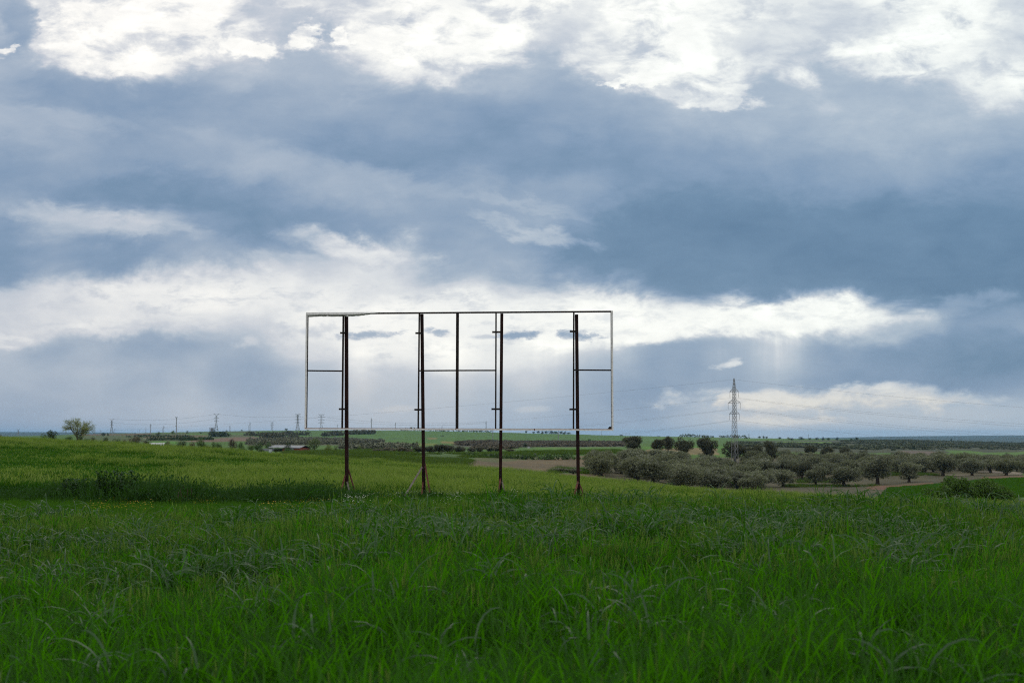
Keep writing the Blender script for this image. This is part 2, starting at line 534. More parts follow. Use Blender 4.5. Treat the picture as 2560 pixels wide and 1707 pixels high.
M['flower_white'] = leaf_mat('flower_white', (0.6, 0.62, 0.58), (0.75, 0.75, 0.7), (0.6, 0.6, 0.55), 0.3, 0.6)
M['dock_red'] = leaf_mat('dock_red', (0.045, 0.028, 0.016), (0.07, 0.036, 0.024), (0.07, 0.04, 0.025), 0.25, 0.7, 0.2)
M['foliage'] = foliage_mat('foliage')
M['bark'] = rough_mat('bark', (0.022, 0.018, 0.014), (0.055, 0.045, 0.036), 9, 0.9, 0.2, 0, 0.5)
M['post_paint'] = rough_mat('post_paint', (0.008, 0.0035, 0.003), (0.022, 0.0075, 0.006), 5, 0.7, 0.12, 0, 0.1)
M['dark_steel'] = rough_mat('dark_steel', (0.008, 0.007, 0.007), (0.020, 0.014, 0.011), 7, 0.7, 0.12, 0, 0.1)
def weathered_white():
    m, t = new_mat('white_paint')
    tc = t.n('ShaderNodeTexCoord')
    n1 = t.noise(tc.outputs['Object'], 2.2, 7, 0.7)
    n2 = t.noise(tc.outputs['Object'], 14, 5, 0.65)
    col = t.mix(t.smooth(n2, 0.35, 0.7), (0.64, 0.64, 0.63, 1), (0.48, 0.475, 0.46, 1))
    col = t.mix(t.smooth(t.m('ADD', n1, t.m('MULTIPLY', n2, 0.25)), 0.78, 0.88), col, (0.20, 0.10, 0.05, 1))
    finish(t, principled(t, col, 0.5, 0.4))
    return m


M['white_paint'] = weathered_white()
M['rust'] = rough_mat('rust', (0.16, 0.055, 0.022), (0.09, 0.03, 0.014), 18, 0.85, 0.2, 0, 0.2)
M['brace_grey'] = rough_mat('brace_grey', (0.15, 0.14, 0.125), (0.11, 0.08, 0.07), 8, 0.6, 0.3, 0, 0.1)
M['brace_red'] = rough_mat('brace_red', (0.055, 0.018, 0.014), (0.13, 0.055, 0.038), 9, 0.75, 0.15, 0, 0.1)
M['galvanised'] = rough_mat('galvanised', (0.24, 0.245, 0.25), (0.15, 0.155, 0.16), 3, 0.5, 0.5, 0.2, 0.05)
M['cable'] = rough_mat('cable', (0.17, 0.175, 0.18), (0.22, 0.22, 0.225), 3, 0.5, 0.4, 0.5, 0.0)
M['ceramic'] = rough_mat('ceramic', (0.05, 0.05, 0.05), (0.09, 0.085, 0.08), 6, 0.3, 0.5, 0, 0.0)
M['roof_sheet'] = rough_mat('roof_sheet', (0.13, 0.145, 0.16), (0.095, 0.107, 0.12), 1.2, 0.6, 0.2, 0.0, 0.05)
M['red_wall'] = rough_mat('red_wall', (0.30, 0.085, 0.055), (0.20, 0.06, 0.042), 0.9, 0.85, 0.2, 0, 0.1)
M['grey_wall'] = rough_mat('grey_wall', (0.16, 0.17, 0.19), (0.11, 0.115, 0.13), 0.9, 0.8, 0.2, 0, 0.1)
M['door_grey'] = rough_mat('door_grey', (0.36, 0.40, 0.42), (0.28, 0.31, 0.33), 1.5, 0.6, 0.3, 0, 0.05)
M['whitewash'] = rough_mat('whitewash', (0.42, 0.43, 0.44), (0.33, 0.34, 0.35), 1.4, 0.8, 0.3, 0, 0.05)


# ----------------------------------------------------------------------------------------------
# the ground: one sheet, surveyed as profiles along bearings
# ----------------------------------------------------------------------------------------------
NEAR = [(0, 0), (14, 0), (22, 0), (30, -0.05), (37, -0.12)]
FARL = [(2650, -4), (4000, -32), (7000, -28), (12500, -30), (17000, -150)]
FARR = [(2750, -22), (4000, -33), (6000, -34)]
# (distance, z) or [distance, photo row where that ground shows]
PROFILE = {
    -900: [(45, -.42), (60, 0), (90, .6), (130, 1.0), (165, .8), (220, .6), (300, .2), (400, -1.2), (550, -1.6), (750, -1.8), [1000, 1095], [1900, 1092.5], [2350, 1091], (2600, -10), (4000, -30), (7000, -15), [13000, 1078], (17000, -150)],
    0: [(45, -.45), (60, -.1), (90, .4), (130, .8), (165, .55), (220, .35), (300, 0), (400, -1.5), (550, -2), (750, -2), [1000, 1095], [1900, 1092.5], [2350, 1091], (2600, -10), (4000, -30), (7000, -15), [13000, 1078.5], (17000, -150)],
    320: [(45, -.5), (60, -.3), (90, 0), (130, .25), (165, 0), (220, -.1), (300, -.5), (400, -1.2), [550, 1105], [750, 1099], [1000, 1094], [1400, 1089.5], [1900, 1085], [2350, 1082], (2600, -8), (4000, -30), (7000, -15), [13000, 1080], (17000, -150)],
    640: [(45, -.6), (60, -.55), (90, -.5), (125, -.55), (160, -1), (220, -2), (300, -2.4), [350, 1126], [420, 1121], [550, 1115], [750, 1107], [1000, 1099], [1400, 1090], [1900, 1081], [2350, 1075.5]] + FARL,
    960: [(45, -.7), (60, -.8), (90, -.9), (115, -1.05), (150, -1.6), (180, -1.75), [260, 1131], [300, 1128], [345, 1134], [420, 1125], [550, 1118], [750, 1110.5], [1000, 1104], [1400, 1096], [1900, 1083], [2350, 1073.5]] + FARL,
    1280: [(45, -.75), (60, -1), (100, -1.5), (130, -2.2), [180, 1180], [240, 1161], [295, 1148], [306, 1139], [330, 1134.5], [400, 1128], [550, 1121], [750, 1115], [1000, 1108.5], [1400, 1101], [1900, 1090.5], [2350, 1080]] + FARL,
    1600: [(45, -.8), (60, -1.1), (85, -1.65), (120, -3), (180, -4.5), [230, 1190], [270, 1160], [300, 1149], [318, 1142], [330, 1130], [350, 1125], [420, 1121.5], [550, 1117], [750, 1113], [1000, 1109], [1400, 1104], [1900, 1097], [2350, 1089.5]] + FARL,
    1760: [(45, -.95), (60, -1.3), (78, -1.7), (120, -3.6), (180, -6), [240, 1218], [270, 1208], [300, 1193], [325, 1178], [343, 1142], [370, 1135], [420, 1127], [550, 1120], [750, 1114.5], [1000, 1110], [1400, 1104.5], [1900, 1097.5], [2350, 1091.5]] + FARL,
    1920: [(45, -1.0), (60, -1.4), (70, -1.6), (110, -3.7), (180, -6.8), [280, 1218], [310, 1200], [340, 1182], [380, 1160], [420, 1146], [550, 1128], [750, 1118], [1000, 1111.5], [1400, 1105.5], [1900, 1100.5], [2350, 1095]] + FARR + [[13000, 1097], (17000, -150)],
    2240: [(45, -1.1), (62, -1.65), (100, -3.4), (160, -6), (220, -7.5), [290, 1209], [330, 1190], [380, 1175], [420, 1165], [550, 1140], [750, 1128], [1000, 1118], [1400, 1109], [1900, 1102.5], [2350, 1097.5]] + FARR + [[13000, 1089.5], (17000, -150)],
    2560: [(45, -1.15), (58, -1.65), (100, -3.3), [150, 1235], [200, 1208], [235, 1197], [280, 1190], [330, 1186], [420, 1172], [550, 1155], [750, 1138], [1000, 1126], [1400, 1117], [1900, 1111], [2350, 1107]] + FARR + [[13000, 1087], (17000, -150)],
    3500: [(45, -1.1), (58, -1.8), (100, -3.8), (150, -5.2), (235, -6.5), (330, -8.5), (550, -10), (1000, -11), (1900, -13), (2350, -14)] + FARR + [[13000, 1087], (17000, -150)],
}
LD = np.linspace(math.log(1.0), math.log(18000), 700)          # log distance axis
UX = np.array(sorted(PROFILE))
UU = (UX - 1280) / FPX


def _table():
    rows = []
    for X in UX:
        d, z = [], []
        for e in NEAR + PROFILE[X]:
            dd, v = e
            if isinstance(e, list):
                v = EYE - (v - HOR) / FPX * dd
            d.append(max(dd, 0.5))
            z.append(v)
        zz = np.interp(LD, np.log(d), z)
        k = np.exp(-0.5 * (np.arange(-6, 7) / 1.8) ** 2)
        k /= k.sum()
        rows.append(np.convolve(np.pad(zz, 6, mode='edge'), k, 'valid'))
    tab = np.array(rows)
    ug = np.linspace(UU[0], UU[-1], 400)
    out = np.array([np.interp(ug, UU, tab[:, j]) for j in range(tab.shape[1])]).T
    k = np.exp(-0.5 * (np.arange(-18, 19) / 6.0) ** 2)
    k /= k.sum()
    pad = np.pad(out, ((18, 18), (0, 0)), mode='edge')
    out = np.apply_along_axis(lambda c: np.convolve(c, k, 'valid'), 0, pad)
    # the strip by the posts tilts down to the right
    fall = -.35 * np.clip((ug - .03) / .2, 0, 1)[:, None] * np.exp(-((np.exp(LD)[None, :] - 37) / 9) ** 2)
    return ug, out + fall


UG, ZT = _table()
_perm = rng.permutation(512)
_perm = np.concatenate([_perm, _perm])
_val = rng.random(512)


def vnoise(x, y):
    xi, yi = np.floor(x).astype(int), np.floor(y).astype(int)
    fx, fy = x - xi, y - yi
    fx, fy = fx * fx * (3 - 2 * fx), fy * fy * (3 - 2 * fy)
    h = lambda a, b: _val[_perm[(_perm[a & 511] + b) & 511]]
    a = h(xi, yi) * (1 - fx) + h(xi + 1, yi) * fx
    b = h(xi, yi + 1) * (1 - fx) + h(xi + 1, yi + 1) * fx
    return a * (1 - fy) + b * fy


def fbm(x, y, oct=4):
    s, a, tot = 0, 0.5, 0
    for i in range(oct):
        s = s + a * vnoise(x * 2 ** i + 17.3 * i, y * 2 ** i + 9.1 * i)
        tot += a
        a *= 0.5
    return s / tot


def H(x, y):
    """ground height"""
    x, y = np.asarray(x, float), np.asarray(y, float)
    r = np.hypot(x, y) + 1e-6
    az = np.arctan2(x, y)
    lim = math.atan(UG[-1])
    azc = np.clip(az, -lim, lim)
    d = r * np.cos(azc)
    u = np.tan(azc)
    fu = np.clip((u - UG[0]) / (UG[1] - UG[0]), 0, len(UG) - 1.001)
    fd = np.clip((np.log(np.maximum(d, 1.0)) - LD[0]) / (LD[1] - LD[0]), 0, len(LD) - 1.001)
    iu, idd = fu.astype(int), fd.astype(int)
    a, b = fu - iu, fd - idd
    z = (ZT[iu, idd] * (1 - a) + ZT[iu + 1, idd] * a) * (1 - b) + (ZT[iu, idd + 1] * (1 - a) + ZT[iu + 1, idd + 1] * a) * b
    back = np.clip(1 - np.cos(az) - 0.25, 0, 1)                 # gentle behind the camera
    z = z * (1 - 0.8 * np.clip(back, 0, 1))
    amp = np.clip((d - 25) / 200, 0, 1) * 0.35 + np.clip((d - 140) / 300, 0, 1) * 0.35
    z = z + amp * (fbm(x / 23.0 + 5, y / 31.0 + 2, 3) - 0.5)
    return z


def spot(X, d):
    """point on the ground on the bearing of photo column X, at depth d"""
    x = (X - 1280) / FPX * d
    return x, d, float(H(x, d))


def zrow(py, d):
    return EYE - (py - HOR) / FPX * d


_DS = np.exp(np.linspace(math.log(140), math.log(2450), 500))


def survey(X, py):
    """first ground from 140 m on that shows at photo row py on bearing X"""
    u = (X - 1280) / FPX
    row = HOR + (EYE - H(u * _DS, _DS)) / _DS * FPX
    env = np.minimum.accumulate(row)
    i = np.argmax(env <= py) if (env <= py).any() else len(_DS) - 1
    return u * _DS[i], _DS[i]


# fields: outline as photo columns/rows of its corners, colour of the crop or soil
G_FAR = (0.046, 0.104, 0.012)
FIELDS = [
    # left slopes
    ([(200, 1104), (200, 1087), (420, 1083.5), (520, 1080), (640, 1077), (640, 1092), (480, 1096), (420, 1106)], (0.055, 0.08, 0.026)),
    ([(205, 1088.2), (205, 1085.4), (300, 1084.8), (380, 1083), (380, 1085.5), (330, 1087.5)], (0.10, 0.06, 0.04)),
    ([(360, 1097), (365, 1089), (500, 1085.5), (520, 1088.5), (505, 1093), (440, 1096)], (0.09, 0.078, 0.034)),
    ([(470, 1087), (470, 1083.2), (650, 1082), (650, 1086)], (0.05, 0.115, 0.014)),
    ([(425, 1104), (520, 1097), (590, 1092.2), (640, 1092), (705, 1096.5), (690, 1100.5), (600, 1102.5), (520, 1104.5)], (0.115, 0.075, 0.05)),
    ([(370, 1110), (370, 1103.5), (440, 1102.5), (450, 1109)], (0.05, 0.14, 0.012)),
    # central hill
    ([(662, 1093), (690, 1087.5), (760, 1084.5), (860, 1085), (960, 1080.5), (1100, 1077), (1430, 1082), (1560, 1088.5), (1560, 1101), (1260, 1100), (1130, 1103), (1060, 1110), (960, 1106), (860, 1097.5)], (0.044, 0.110, 0.011)),
    ([(620, 1114), (620, 1098), (720, 1094.5), (860, 1097), (960, 1103), (970, 1106.5), (900, 1110.5), (760, 1113)], (0.065, 0.07, 0.032)),
    ([(822, 1097.2), (830, 1093.6), (862, 1094), (862, 1097.2)], (0.14, 0.125, 0.03)),
    ([(1068, 1098.3), (1074, 1093.2), (1096, 1093.6), (1092, 1098)], (0.13, 0.12, 0.03)),
    ([(1102, 1108), (1106, 1102.6), (1152, 1104), (1148, 1108.4)], (0.14, 0.13, 0.03)),
    ([(960, 1112.5), (960, 1108), (1092, 1108), (1092, 1112.5)], (0.11, 0.14, 0.02)),
    ([(1135, 1117), (1135, 1103), (1262, 1101.5), (1560, 1103.5), (1560, 1116.5), (1350, 1117.5)], (0.05, 0.052, 0.028)),
    ([(1345, 1127), (1345, 1117.5), (1560, 1116.5), (1560, 1124)], (0.055, 0.13, 0.014)),
    # rough ground beyond the crest
    ([(840, 1165), (850, 1126), (1000, 1122), (1180, 1128), (1290, 1140), (1180, 1150), (1140, 1172)], (0.042, 0.085, 0.014)),
    ([(700, 1150), (720, 1128), (860, 1128), (860, 1146)], (0.058, 0.07, 0.028)),
    # terrace bank and fallow
    ([(1170, 1142), (1180, 1132), (1300, 1126), (1560, 1122), (1560, 1139), (1420, 1140)], (0.036, 0.090, 0.008)),
    ([(1130, 1185), (1160, 1160), (1200, 1147), (1310, 1141), (1500, 1140.5), (1660, 1146), (1660, 1190), (1300, 1190)], (0.096, 0.072, 0.036)),
    ([(1180, 1150), (1190, 1143.5), (1330, 1140.5), (1420, 1142), (1300, 1150), (1240, 1156)], (0.07, 0.08, 0.026)),
    ([(1370, 1183), (1395, 1168), (1480, 1166), (1480, 1183)], (0.04, 0.09, 0.014)),
    ([(1560, 1133), (1580, 1120), (1640, 1114), (2010, 1110), (2010, 1118), (1600, 1126)], (0.05, 0.13, 0.010)),
    ([(1610, 1134), (1625, 1121.5), (1790, 1119.5), (1800, 1137), (1700, 1139)], (0.14, 0.11, 0.045)),
    ([(1545, 1139), (1570, 1124), (1612, 1123), (1600, 1136)], (0.10, 0.08, 0.05)),
    ([(1592, 1142), (1600, 1133), (1680, 1135), (1690, 1143)], (0.24, 0.12, 0.075)),
    # grove floor and the slope on the right
    ([(1480, 1222), (1520, 1172), (1740, 1152), (1900, 1140), (2260, 1140), (2560, 1160), (2560, 1196), (2400, 1200), (2320, 1222)], (0.060, 0.054, 0.026)),
    ([(2150, 1222), (2170, 1214), (2330, 1205), (2330, 1214), (2260, 1222)], (0.125, 0.060, 0.036)),
    ([(2450, 1200), (2450, 1191), (2560, 1188), (2560, 1196.5)], (0.125, 0.062, 0.04)),
    ([(2180, 1262), (2220, 1219), (2330, 1211), (2460, 1199), (2620, 1195), (2620, 1262)], (0.038, 0.125, 0.006)),
    ([(2440, 1177.5), (2480, 1176), (2560, 1181), (2560, 1185.5), (2500, 1183)], (0.24, 0.20, 0.155)),
    ([(2250, 1181), (2440, 1186.5), (2440, 1188.5), (2250, 1183.5)], (0.16, 0.125, 0.085)),
    ([(1960, 1193.5), (2250, 1171), (2250, 1173), (1960, 1196)], (0.16, 0.125, 0.085)),
    # right-hand hills
    ([(1840, 1128), (1840, 1102), (2100, 1098.5), (2560, 1106), (2560, 1128), (2300, 1132)], (0.042, 0.052, 0.026)),
    ([(1560, 1101), (1560, 1088), (1800, 1091), (2000, 1094.5), (2000, 1098), (1840, 1103), (1700, 1104)], (0.055, 0.12, 0.016)),
    ([(1930, 1098), (1930, 1095), (2200, 1096.8), (2200, 1100), (2060, 1100)], (0.055, 0.12, 0.015)),
    ([(1932, 1107), (1940, 1103.2), (2060, 1104), (2140, 1107.5), (2030, 1108.6)], (0.075, 0.145, 0.02)),
    ([(2225, 1140), (2245, 1126), (2335, 1128), (2350, 1139)], (0.095, 0.075, 0.058)),
    ([(2352, 1127.5), (2362, 1124.5), (2420, 1126), (2470, 1132), (2560, 1127.5), (2620, 1127), (2620, 1147), (2460, 1144)], (0.06, 0.125, 0.018)),
]


def build_ground():
    lim = math.radians(23)
    az = np.concatenate([np.linspace(-math.pi, -lim, 120, endpoint=False), np.linspace(-lim, lim, 760, endpoint=False), np.linspace(lim, math.pi, 120, endpoint=False)])
    rr = np.concatenate([[0.7], np.exp(np.linspace(math.log(1.5), math.log(18500), 560))])
    A, RR = np.meshgrid(az, rr, indexing='ij')
    x, y = RR * np.sin(A), RR * np.cos(A)
    z = H(x.ravel(), y.ravel()).reshape(x.shape)
    na, nr = x.shape
    v = np.stack([x, y, z], -1).reshape(-1, 3)
    ia = np.arange(na)
    ib = (ia + 1) % na
    jr = np.arange(nr - 1)
    q = np.stack([(ia[:, None] * nr + jr), (ia[:, None] * nr + jr + 1), (ib[:, None] * nr + jr + 1), (ib[:, None] * nr + jr)], -1).reshape(-1, 4)
    me = bpy.data.meshes.new('ground')
    me.vertices.add(len(v) + 1)
    me.vertices.foreach_set('co', np.concatenate([v, [[0, 0, 0]]]).ravel())
    tri = np.stack([ib * nr, ia * nr, np.full(na, len(v))], -1)[:, ::-1]
    loops = np.concatenate([q[:, ::-1].ravel(), tri.ravel()])
    me.loops.add(len(loops))
    me.loops.foreach_set('vertex_index', loops.astype(np.int32))
    me.polygons.add(len(q) + len(tri))
    st = np.concatenate([np.arange(len(q)) * 4, len(q) * 4 + np.arange(len(tri)) * 3])
    me.polygons.foreach_set('loop_start', st.astype(np.int32))
    me.polygons.foreach_set('use_smooth', np.ones(len(st), dtype=bool))
    me.update(calc_edges=True)
    me.validate()
    # crop colours
    c = np.empty((len(v) + 1, 4))
    px, py_ = v[:, 0], v[:, 1]
    d = np.hypot(px, py_)
    c[:, :] = (*G_FAR, 1)
    near = np.append((d < 140), True)
    c[near] = (0.022, 0.036, 0.009, 1)
    farm = np.append(d > 3500, False)
    c[farm] = (0.028, 0.045, 0.030, 1)
    wx = px + 3.0 * np.clip(d / 400, 0.3, 2) * (fbm(px / 30, py_ / 60) - 0.5)
    wy = py_ * (1 + 0.012 * (fbm(px / 40 + 3, py_ / 90) - 0.5))
    cols = c[:-1]
    for poly, colr in FIELDS:
        P = np.array([survey(a, b) for a, b in poly])
        lo, hi = P.min(0), P.max(0)
        sel = np.where((wx >= lo[0]) & (wx <= hi[0]) & (wy >= lo[1]) & (wy <= hi[1]) & (py_ > 138))[0]
        if not len(sel):
            continue
        sx, sy = wx[sel], wy[sel]
        inside = np.zeros(len(sel), bool)
        for i in range(len(P)):
            (x1, y1), (x2, y2) = P[i], P[i - 1]
            cond = ((y1 > sy) != (y2 > sy))
            with np.errstate(divide='ignore', invalid='ignore'):
                xi = (x2 - x1) * (sy - y1) / (y2 - y1 + 1e-12) + x1
            inside ^= cond & (sx < xi)
        cols[sel[inside], :3] = colr
    at = me.color_attributes.new('crop', 'FLOAT_COLOR', 'POINT')
    at.data.foreach_set('color', c.astype(np.float32).ravel())
    # material
    m, t = new_mat('ground_soil_and_crops')
    ca = t.n('ShaderNodeVertexColor', layer_name='crop')
    g = t.n('ShaderNodeNewGeometry')
    pos = g.outputs['Position']
    n1 = t.noise(pos, 0.35, 5, 0.65)
    n2 = t.noise(pos, 0.035, 4, 0.6)
    n3 = t.noise(pos, 2.5, 3, 0.6)
    mp = t.n('ShaderNodeMapping')
    t.put(mp.inputs[0], pos)
    mp.inputs['Rotation'].default_value = (0, 0, R(24))
    mp.inputs['Scale'].default_value = (0.16, 0.008, 0.01)
    n4 = t.noise(mp.outputs[0], 1.0, 3, 0.6)
    k = t.m('ADD', t.m('ADD', t.m('MULTIPLY', n1, 0.5), t.m('MULTIPLY', n2, 0.45)), t.m('ADD', t.m('MULTIPLY', n3, 0.35), t.m('MULTIPLY', n4, 0.5)))
    mod = t.ramp(t.m('SUBTRACT', k, 0.4), [(0.22, (0.38, 0.42, 0.40)), (0.5, (1, 1, 1)), (0.78, (1.75, 1.6, 1.4))])
    col = t.mix(1.0, ca.outputs[0], mod, 'MULTIPLY')
    # weeds creep through the soils
    weed = t.smooth(t.noise(pos, 0.12, 6, 0.7), 0.52, 0.62)
    sepc = t.n('ShaderNodeSeparateColor')
    t.put(sepc.inputs[0], ca.outputs[0])
    soil = t.smooth(t.m('SUBTRACT', sepc.outputs[0], sepc.outputs[1]), 0.0, 0.05)
    col = t.mix(t.m('MULTIPLY', t.m('MULTIPLY', weed, soil), 0.6), col, (0.075, 0.095, 0.03, 1))
    b = t.n('ShaderNodeBump')
    b.inputs['Strength'].default_value = 0.6
    b.inputs['Distance'].default_value = 0.25
    t.put(b.inputs['Height'], t.m('ADD', n1, t.m('MULTIPLY', n3, 0.5)))
    finish(t, principled(t, col, 0.95, 0.15, 0, b.outputs[0]))
    me.materials.append(m)
    o = link('ground', me)
    tag(o, 'rolling farmland of green crops, fallow soil and pasture', 'ground', kind='structure')
    return o


build_ground()


# ----------------------------------------------------------------------------------------------
# scattering of grasses (stuff): points that carry turned and scaled tufts
# ----------------------------------------------------------------------------------------------
def ribbons(mb, base, az, length, width, th0, bend, segs=6, mat=0, roll=None, tipw=0.05, power=1.3):
    """n curved grass blades; th0 lean from upright at the foot, bend extra lean at the tip"""
    n = len(base)
    s = np.linspace(0, 1, segs + 1)
    th = th0[:, None] + bend[:, None] * s[None, :] ** power
    step = (length / segs)[:, None]
    mid = 0.5 * (th[:, 1:] + th[:, :-1])
    hx = np.concatenate([np.zeros((n, 1)), np.cumsum(np.sin(mid) * step, 1)], 1)
    hz = np.concatenate([np.zeros((n, 1)), np.cumsum(np.cos(mid) * step, 1)], 1)
    ca, sa = np.cos(az)[:, None], np.sin(az)[:, None]
    p = np.stack([base[:, None, 0] + hx * ca, base[:, None, 1] + hx * sa, base[:, None, 2] + hz], -1)
    roll = np.zeros(n) if roll is None else roll
    rl = roll[:, None] * (0.3 + s[None, :])
    side = np.stack([-sa * np.cos(rl), ca * np.cos(rl), np.sin(rl)], -1)
    w = width[:, None] * np.minimum(1, 0.55 + s * 2)[None, :] * np.maximum(tipw, 1 - s ** 2.6)[None, :] * 0.5
    a, b = p - side * w[..., None], p + side * w[..., None]
    v = np.stack([a, b], 2).reshape(-1, 3)
    q = []
    idx = np.arange(n)[:, None] * (2 * (segs + 1)) + np.arange(segs)[None, :] * 2
    q = np.stack([idx, idx + 1, idx + 3, idx + 2], -1).reshape(-1, 4)
    mb.add_quads(v, q, mat)
    return p


def spindle(mb, base, tip, rad, mat, sides=5, rings=4):
    """ears of grain"""
    for b, tp in zip(base, tip):
        pts = [b + (tp - b) * f for f in np.linspace(0, 1, rings + 1)]
        rr = [rad * k for k in np.interp(np.linspace(0, 1, rings + 1), [0, .25, .7, 1], [.45, 1, .85, .15])]
        mb.tube(pts, rr, sides, mat, cap=False)


def proto_wheat(seed, n, radius, hmin, hmax, leaves=4, llen=(.16, .30), lw=(.007, .0125), ears=0.45, bend=(0.2, 1.9), mats=None, droop=0.0, leaf_top=1.0):
    g = np.random.default_rng(seed)
    mb = MB()
    r = radius * np.sqrt(g.random(n))
    a = g.random(n) * 2 * math.pi
    base = np.stack([r * np.cos(a), r * np.sin(a), np.zeros(n)], 1)
    h = g.uniform(hmin, hmax, n)
    saz = g.random(n) * 2 * math.pi
    sth = g.uniform(0, 0.16, n)
    p = ribbons(mb, base, saz, h, np.full(n, .004), sth, g.uniform(0, .12, n), 4, 1, tipw=.6)
    top = p[:, -1]
    # leaves
    for k in range(leaves):
        f = (g.uniform(0.12, 0.98, n) if k else g.uniform(0.72, 0.98, n)) * leaf_top
        i0 = np.minimum((f * 4).astype(int), 3)
        fr = f * 4 - i0
        at = p[np.arange(n), i0] * (1 - fr)[:, None] + p[np.arange(n), i0 + 1] * fr[:, None]
        L = g.uniform(*llen, n)
        bd = g.uniform(*bend, n) + droop
        m = np.where(g.random(n) < 0.005, 3, 0)
        for mt in (0, 3):
            s = m == mt
            if s.any():
                ribbons(mb, at[s], g.random(s.sum()) * 6.283, L[s], g.uniform(*lw, s.sum()), g.uniform(.1, .65, s.sum()), bd[s], 6, mt, g.uniform(-.9, .9, s.sum()))
    e = g.random(n) < ears
    if e.any():
        b = top[e]
        ln = g.uniform(.06, .09, e.sum())
        dr = np.stack([np.cos(saz[e]) * .12, np.sin(saz[e]) * .12, np.ones(e.sum())], 1)
        tip = b + dr * ln[:, None]
        spindle(mb, b, tip, .0052, 2)
        for k in range(5):
            f = g.uniform(.3, 1, e.sum())
            ribbons(mb, b + (tip - b) * f[:, None], g.random(e.sum()) * 6.283, g.uniform(.035, .06, e.sum()), np.full(e.sum(), .0012), g.uniform(.1, .35, e.sum()), np.zeros(e.sum()), 1, 2)
    return mb


def scatter(name, label, cat, protos, pts, rot, scl, idx, kind='stuff'):
    """one stuff object: a point cloud of tufts"""
    pc = bpy.data.collections.new(name + ' tufts')
    for i, me in enumerate(protos):
        po = bpy.data.objects.new('%s tuft %02d' % (name, i), me)
        pc.objects.link(po)
    me = bpy.data.meshes.new(name)
    me.vertices.add(len(pts))
    me.vertices.foreach_set('co', np.asarray(pts, np.float32).ravel())
    for nm, typ, arr, key in (('turn', 'FLOAT_VECTOR', rot, 'vector'), ('size', 'FLOAT_VECTOR', scl, 'vector'), ('which', 'INT', idx, 'value')):
        at = me.attributes.new(nm, typ, 'POINT')
        at.data.foreach_set(key, np.asarray(arr, np.int32 if typ == 'INT' else np.float32).ravel())
    me.update()
    o = link(name, me)
    ng = bpy.data.node_groups.new(name, 'GeometryNodeTree')
    ng.interface.new_socket('Geometry', in_out='INPUT', socket_type='NodeSocketGeometry')
    ng.interface.new_socket('Geometry', in_out='OUTPUT', socket_type='NodeSocketGeometry')
    N, L = ng.nodes, ng.links
    gi, go = N.new('NodeGroupInput'), N.new('NodeGroupOutput')
    ip = N.new('GeometryNodeInstanceOnPoints')
    ci = N.new('GeometryNodeCollectionInfo')
    ci.inputs['Collection'].default_value = pc
    ci.inputs['Separate Children'].default_value = True
    ci.inputs['Reset Children'].default_value = True
    ip.inputs['Pick Instance'].default_value = True

    def attr(nm, typ):
        a = N.new('GeometryNodeInputNamedAttribute')
        a.data_type = typ
        a.inputs['Name'].default_value = nm
        return a.outputs['Attribute']
    L.new(gi.outputs[0], ip.inputs['Points'])
    L.new(ci.outputs[0], ip.inputs['Instance'])
    L.new(attr('which', 'INT'), ip.inputs['Instance Index'])
    er = N.new('FunctionNodeEulerToRotation')
    L.new(attr('turn', 'FLOAT_VECTOR'), er.inputs[0])
    L.new(er.outputs[0], ip.inputs['Rotation'])
    L.new(attr('size', 'FLOAT_VECTOR'), ip.inputs['Scale'])
    L.new(ip.outputs[0], go.inputs[0])
    md = o.modifiers.new('tufts', 'NODES')
    md.node_group = ng
    tag(o, label, cat, kind=kind)
    return o


def jitter_grid(x0, x1, y0, y1, sp, g):
    nx, ny = int((x1 - x0) / sp) + 1, int((y1 - y0) / sp) + 1
    X, Y = np.meshgrid(x0 + np.arange(nx) * sp, y0 + np.arange(ny) * sp)
    X = X.ravel() + g.uniform(-.5, .5, X.size) * sp
    Y = Y.ravel() + g.uniform(-.5, .5, Y.size) * sp
    return X, Y


def turns(n, g, tilt=0.08, lean=None):
    rot = np.stack([g.normal(0, tilt, n), g.normal(0, tilt, n), g.random(n) * 6.283], 1)
    return rot


